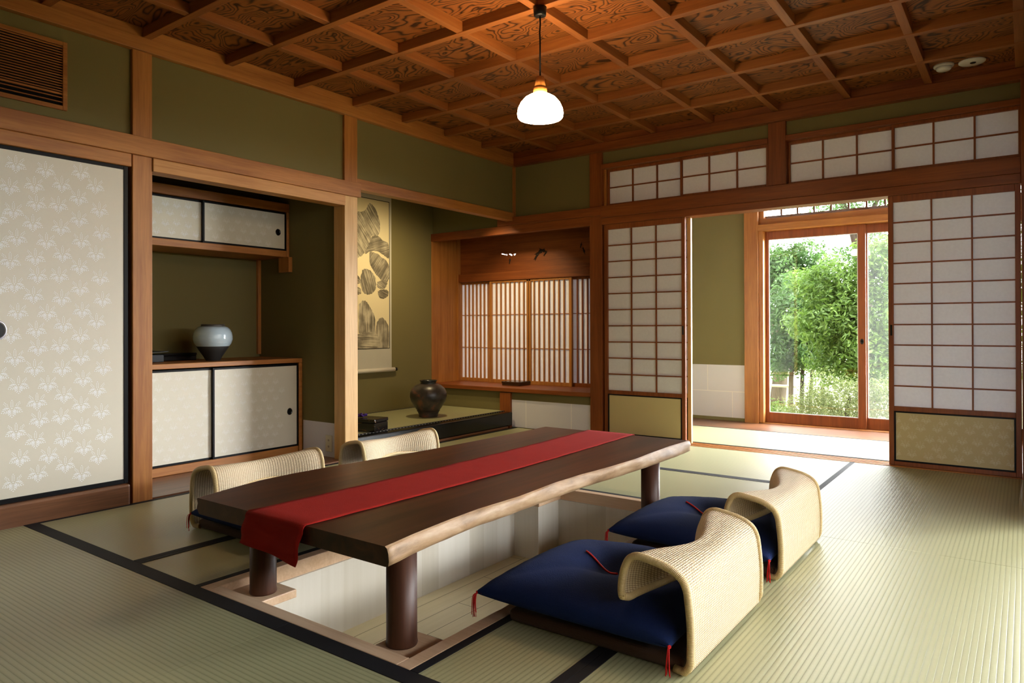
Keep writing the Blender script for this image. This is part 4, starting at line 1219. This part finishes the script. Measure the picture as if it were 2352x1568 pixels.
def leaves(mb, c, rad, n, size, rs, shell=.55, flat=.5):
    for _ in range(n):
        while True:
            d = Vector((rs.gauss(0, 1), rs.gauss(0, 1), rs.gauss(0, 1)))
            if d.length > .01: break
        d.normalize(); r = shell+(1-shell)*rs.random()**.6
        r *= 1+.18*math.sin(5*d.x+3*d.z+c[0]*7)+.12*math.sin(9*d.y+4*d.x+c[2]*5)
        p = Vector((c[0]+d.x*rad[0]*r, c[1]+d.y*rad[1]*r, c[2]+d.z*rad[2]*r))
        if p.z < GROUND+.02: continue
        nn = (d*.4+Vector((rs.gauss(0, .6), rs.gauss(0, .6), rs.gauss(0, .6)+flat))).normalized()
        a = nn.orthogonal().normalized(); a.rotate(Matrix.Rotation(rs.uniform(0, 2*PI), 3, nn)); b = nn.cross(a)
        s = size*rs.uniform(.6, 1.3)
        i = len(mb.v)
        mb.v += [tuple(p-a*s), tuple(p+b*s*.38+nn*s*.12), tuple(p+a*s), tuple(p-b*s*.38+nn*s*.12)]
        mb.face((i, i+1, i+2, i+3))
def tree(name, label, cat, x, y, clumps, trunks, m, n, size, seed, group=None, bark=True, shell=.35, f=1.0):
    rs = random.Random(seed)
    # moved along the line of sight by f, sizes kept in proportion
    x *= f; y *= f; size *= f
    zf = lambda z: GROUND if z <= GROUND+.001 else .92+(z-.92)*f
    clumps = [(a*f, b*f, zf(c), d*f, e*f, g_*f) for a, b, c, d, e, g_ in clumps]
    trunks = [[(a*f, b*f, zf(c), r*f) for a, b, c, r in tr] for tr in trunks]
    o = empty(name, (x, y, GROUND), 0, label, cat, group); L = Vector(o.location)
    mb = MB()
    tot = sum(c[3]*c[4]*c[5] for c in clumps)
    for (dx, dy, z, rx, ry, rz) in clumps:
        leaves(mb, (x+dx, y+dy, z), (rx, ry, rz), int(n*rx*ry*rz/tot), size, rs, shell)
    obj('foliage', mb, LEAF[m], o).location = -L
    for tr in trunks:
        pts = [(x+a, y+b, c) for a, b, c, r in tr]; rr = [q[3] for q in tr]
        obj('trunk' if tr[0][2] <= GROUND+.05 else 'branch', MB().tube(cr([p+(r,) for p, r in zip(pts, rr)], 4) and [q[:3] for q in cr([p+(r,) for p, r in zip(pts, rr)], 4)], [q[3] for q in cr([p+(r,) for p, r in zip(pts, rr)], 4)], 8), BARK, o).location = -L
    return o
g0 = GROUND
tree('evergreen_tree', 'dark leafy tree with a forked grey trunk at the left of the garden door', 'tree', -2.95, 10.6,
     [(-.35, 0, 1.6, .7, .5, .36), (.2, .1, 1.8, .5, .5, .36), (.45, .1, 1.45, .4, .4, .28), (-.6, .2, 1.25, .45, .4, .26)],
     [[(.0, 0, g0, .12), (.05, .05, .4, .10), (.0, 0, 1.0, .09), (.25, 0, 1.5, .06), (.5, .05, 1.75, .03)], [(.0, 0, 1.0, .07), (-.3, .05, 1.45, .05), (-.5, .1, 1.8, .02)]], 'dark', 17000, .040, 1, f=1.18)
tree('slender_tree', 'slender many-stemmed tree in the middle of the garden view', 'tree', -2.55, 10.2,
     [(.0, 0, 1.15, .55, .5, .45), (.15, .1, .65, .5, .5, .4), (-.25, 0, .55, .35, .4, .35), (.3, .2, 1.0, .36, .4, .36)],
     [[(-.1, 0, g0, .035), (-.08, 0, .4, .03), (.0, .1, 1.1, .02)], [(.02, .1, g0, .03), (.05, .1, .5, .025), (.2, .1, 1.2, .015)], [(.15, 0, g0, .028), (.2, 0, .5, .022), (.3, .1, 1.2, .012)], [(.3, .15, g0, .03), (.3, .1, .5, .025), (.4, .1, 1.3, .015)]], 'dark', 15000, .036, 2, f=1.07)
tree('broadleaf_shrub', 'bright green broad-leaved shrub in front of the slender tree', 'shrub', -1.85, 9.6,
     [(-.15, .1, 1.45, .5, .45, .35), (.25, 0, 1.2, .5, .45, .4), (-.1, -.1, .95, .55, .45, .35), (.35, -.1, .65, .5, .45, .4), (.0, 0, .45, .4, .4, .3), (.45, .1, 1.75, .4, .4, .3)],
     [[(.2, 0, g0, .05), (.15, 0, .3, .045), (.05, 0, .9, .03), (-.1, .05, 1.4, .015)], [(.15, 0, .3, .03), (.35, 0, .8, .02), (.5, 0, 1.2, .012)]], 'bright', 21000, .037, 3)
tree('azalea_bush', 'rounded clipped azalea bush at the foot of the garden view', 'bush', -1.72, 9.0,
     [(0, 0, .0, .62, .5, .40), (-.35, .1, -.12, .42, .4, .32), (.35, .1, -.05, .45, .4, .36)],
     [[(0, 0, g0, .04), (.02, 0, -.1, .03), (.05, 0, .1, .015)]], 'azalea', 16000, .018, 4, f=0.9)
tree('tall_shrub', 'pale yellow-green shrub seen through the narrow right pane', 'shrub', -.88, 9.9,
     [(0, 0, 1.6, .55, .5, .6), (.1, 0, .8, .6, .5, .6), (.0, 0, .2, .6, .5, .5), (.1, .2, 2.2, .5, .5, .45)],
     [[(0, 0, g0, .06), (.02, 0, .5, .05), (.05, 0, 1.5, .03), (.1, 0, 2.2, .015)]], 'yellow', 19000, .038, 5, f=1.12)
tree('overhanging_tree', 'loose branched tree high behind the others in the garden', 'tree', -2.3, 12.2,
     [(.15, 0, 2.05, .45, .5, .16), (.55, .1, 2.3, .4, .5, .2), (.0, 0, 2.75, .6, .5, .3), (.75, 0, 1.8, .28, .4, .2), (-.7, .1, 3.3, .5, .5, .3), (1.2, 0, 2.6, .45, .5, .5), (.4, .1, 3.1, .5, .5, .3)],
     [[(.35, 0, g0, .12), (.3, 0, 1.0, .10), (.15, 0, 2.2, .07), (-.1, 0, 3.0, .04), (-.4, 0, 3.6, .02)], [(.15, 0, 2.2, .05), (.45, 0, 2.9, .03), (.8, 0, 3.5, .015)], [(.3, 0, 1.6, .05), (.8, 0, 2.4, .03), (1.2, 0, 3.1, .015)]], 'dark', 7500, .036, 6, None, True, .3, f=1.16)
tree('hedge_tree', 'dense green tree at the back of the garden beyond the shrubs', 'tree', -1.3, 13.0,
     [(0, 0, 1.4, 1.1, .6, .9), (.9, 0, 2.0, 1.0, .6, 1.2), (.2, 0, .4, 1.1, .6, .8)],
     [[(.2, 0, g0, .10), (.2, 0, .6, .08), (.3, 0, 1.6, .04)]], 'bright', 12000, .048, 7, f=1.22)
tree('low_shrub', 'low leafy shrub at the left foot of the garden view', 'shrub', -2.85, 9.3,
     [(0, 0, -.22, .35, .35, .2), (.3, .1, -.25, .3, .3, .18)], [[(0, 0, g0, .02), (0, 0, -.2, .012)]], 'bright', 3500, .024, 8, f=1.08)
# bamboo fence
BAMBOO = wood('grey_bamboo', srgb(140, 138, 120), srgb(196, 194, 176), 'x', .6, .3)
o = empty('bamboo_fence', (-3.5, 11.95, GROUND), 0, 'pale bamboo rail fence at the left of the garden view', 'fence'); L = Vector(o.location)
for x in (-4.5, -3.8, -3.12):
    obj('post', MB().tube([(x, 11.95, GROUND), (x, 11.95, .55)], .035, 10), BAMBOO, o).location = -L
for z in (-.05, .42):
    obj('rail', MB().tube([(-4.8, 11.91, z), (-3.0, 11.91, z)], .022, 10), BAMBOO, o).location = -L
# eaves of this house and a neighbouring roof
mb = MB()
v = [(-2.6, 6.95, 2.62), (2.4, 6.95, 2.62), (2.4, 7.45, 2.42), (-2.6, 7.45, 2.42)]
for dz in (0, .05):
    mb.v += [(a, b, c+dz) for a, b, c in v]
for q in ((0,1,2,3),(7,6,5,4),(0,4,5,1),(1,5,6,2),(2,6,7,3),(3,7,4,0)): mb.face(q)
struct('roof_eaves', mb, W['browny'], 'dark eaves just outside the garden door', 'eaves')
mb = MB(); mb.box(-6.5, -4.15, 13.0, 15.5, 3.02, 3.12).box(-6.5, -4.6, 13.5, 15.5, GROUND, 3.02, 1)
struct('roof_neighbour', mb, [plain('grey_roof', srgb(120, 124, 128), .6), plain('pale_wall', srgb(226, 226, 220), .8)], 'corner of a neighbouring grey roof beyond the trees', 'roof')
# unseen roof added over the right opening, set low and wide to cut daylight
mb = MB(); mb.box(.10, 2.45, -1.4, 5.3, 1.80, 1.86)
struct('roof_side_blocker', mb, W['browny'], 'added unseen eaves over the right wall opening, sized to limit sky light', 'eaves')
mb = MB(); mb.box(-5.0, .2, -1.4, 5.36, TOP+.12, TOP+.16)
struct('roof_main', mb, W['browny'], 'roof deck above the ceiling', 'roof')
mb = MB(); mb.box(-5.05, -3.8, -1.4, 5.9, TOP+.0, TOP+.12)
struct('roof_alcove', mb, W['browny'], 'roof deck above the alcoves', 'roof')

portal('sky_portal_back', (-.4, 6.96, 1.2), (R(-90), 0, 0), 3.3, 2.45)
portal('sky_portal_right', (.2, 2.5, .9), (0, R(90), 0), 1.8, 3.1)
portal('sky_portal_bay', (-3.95, 5.78, .9), (R(-90), 0, 0), 1.9, 1.1)
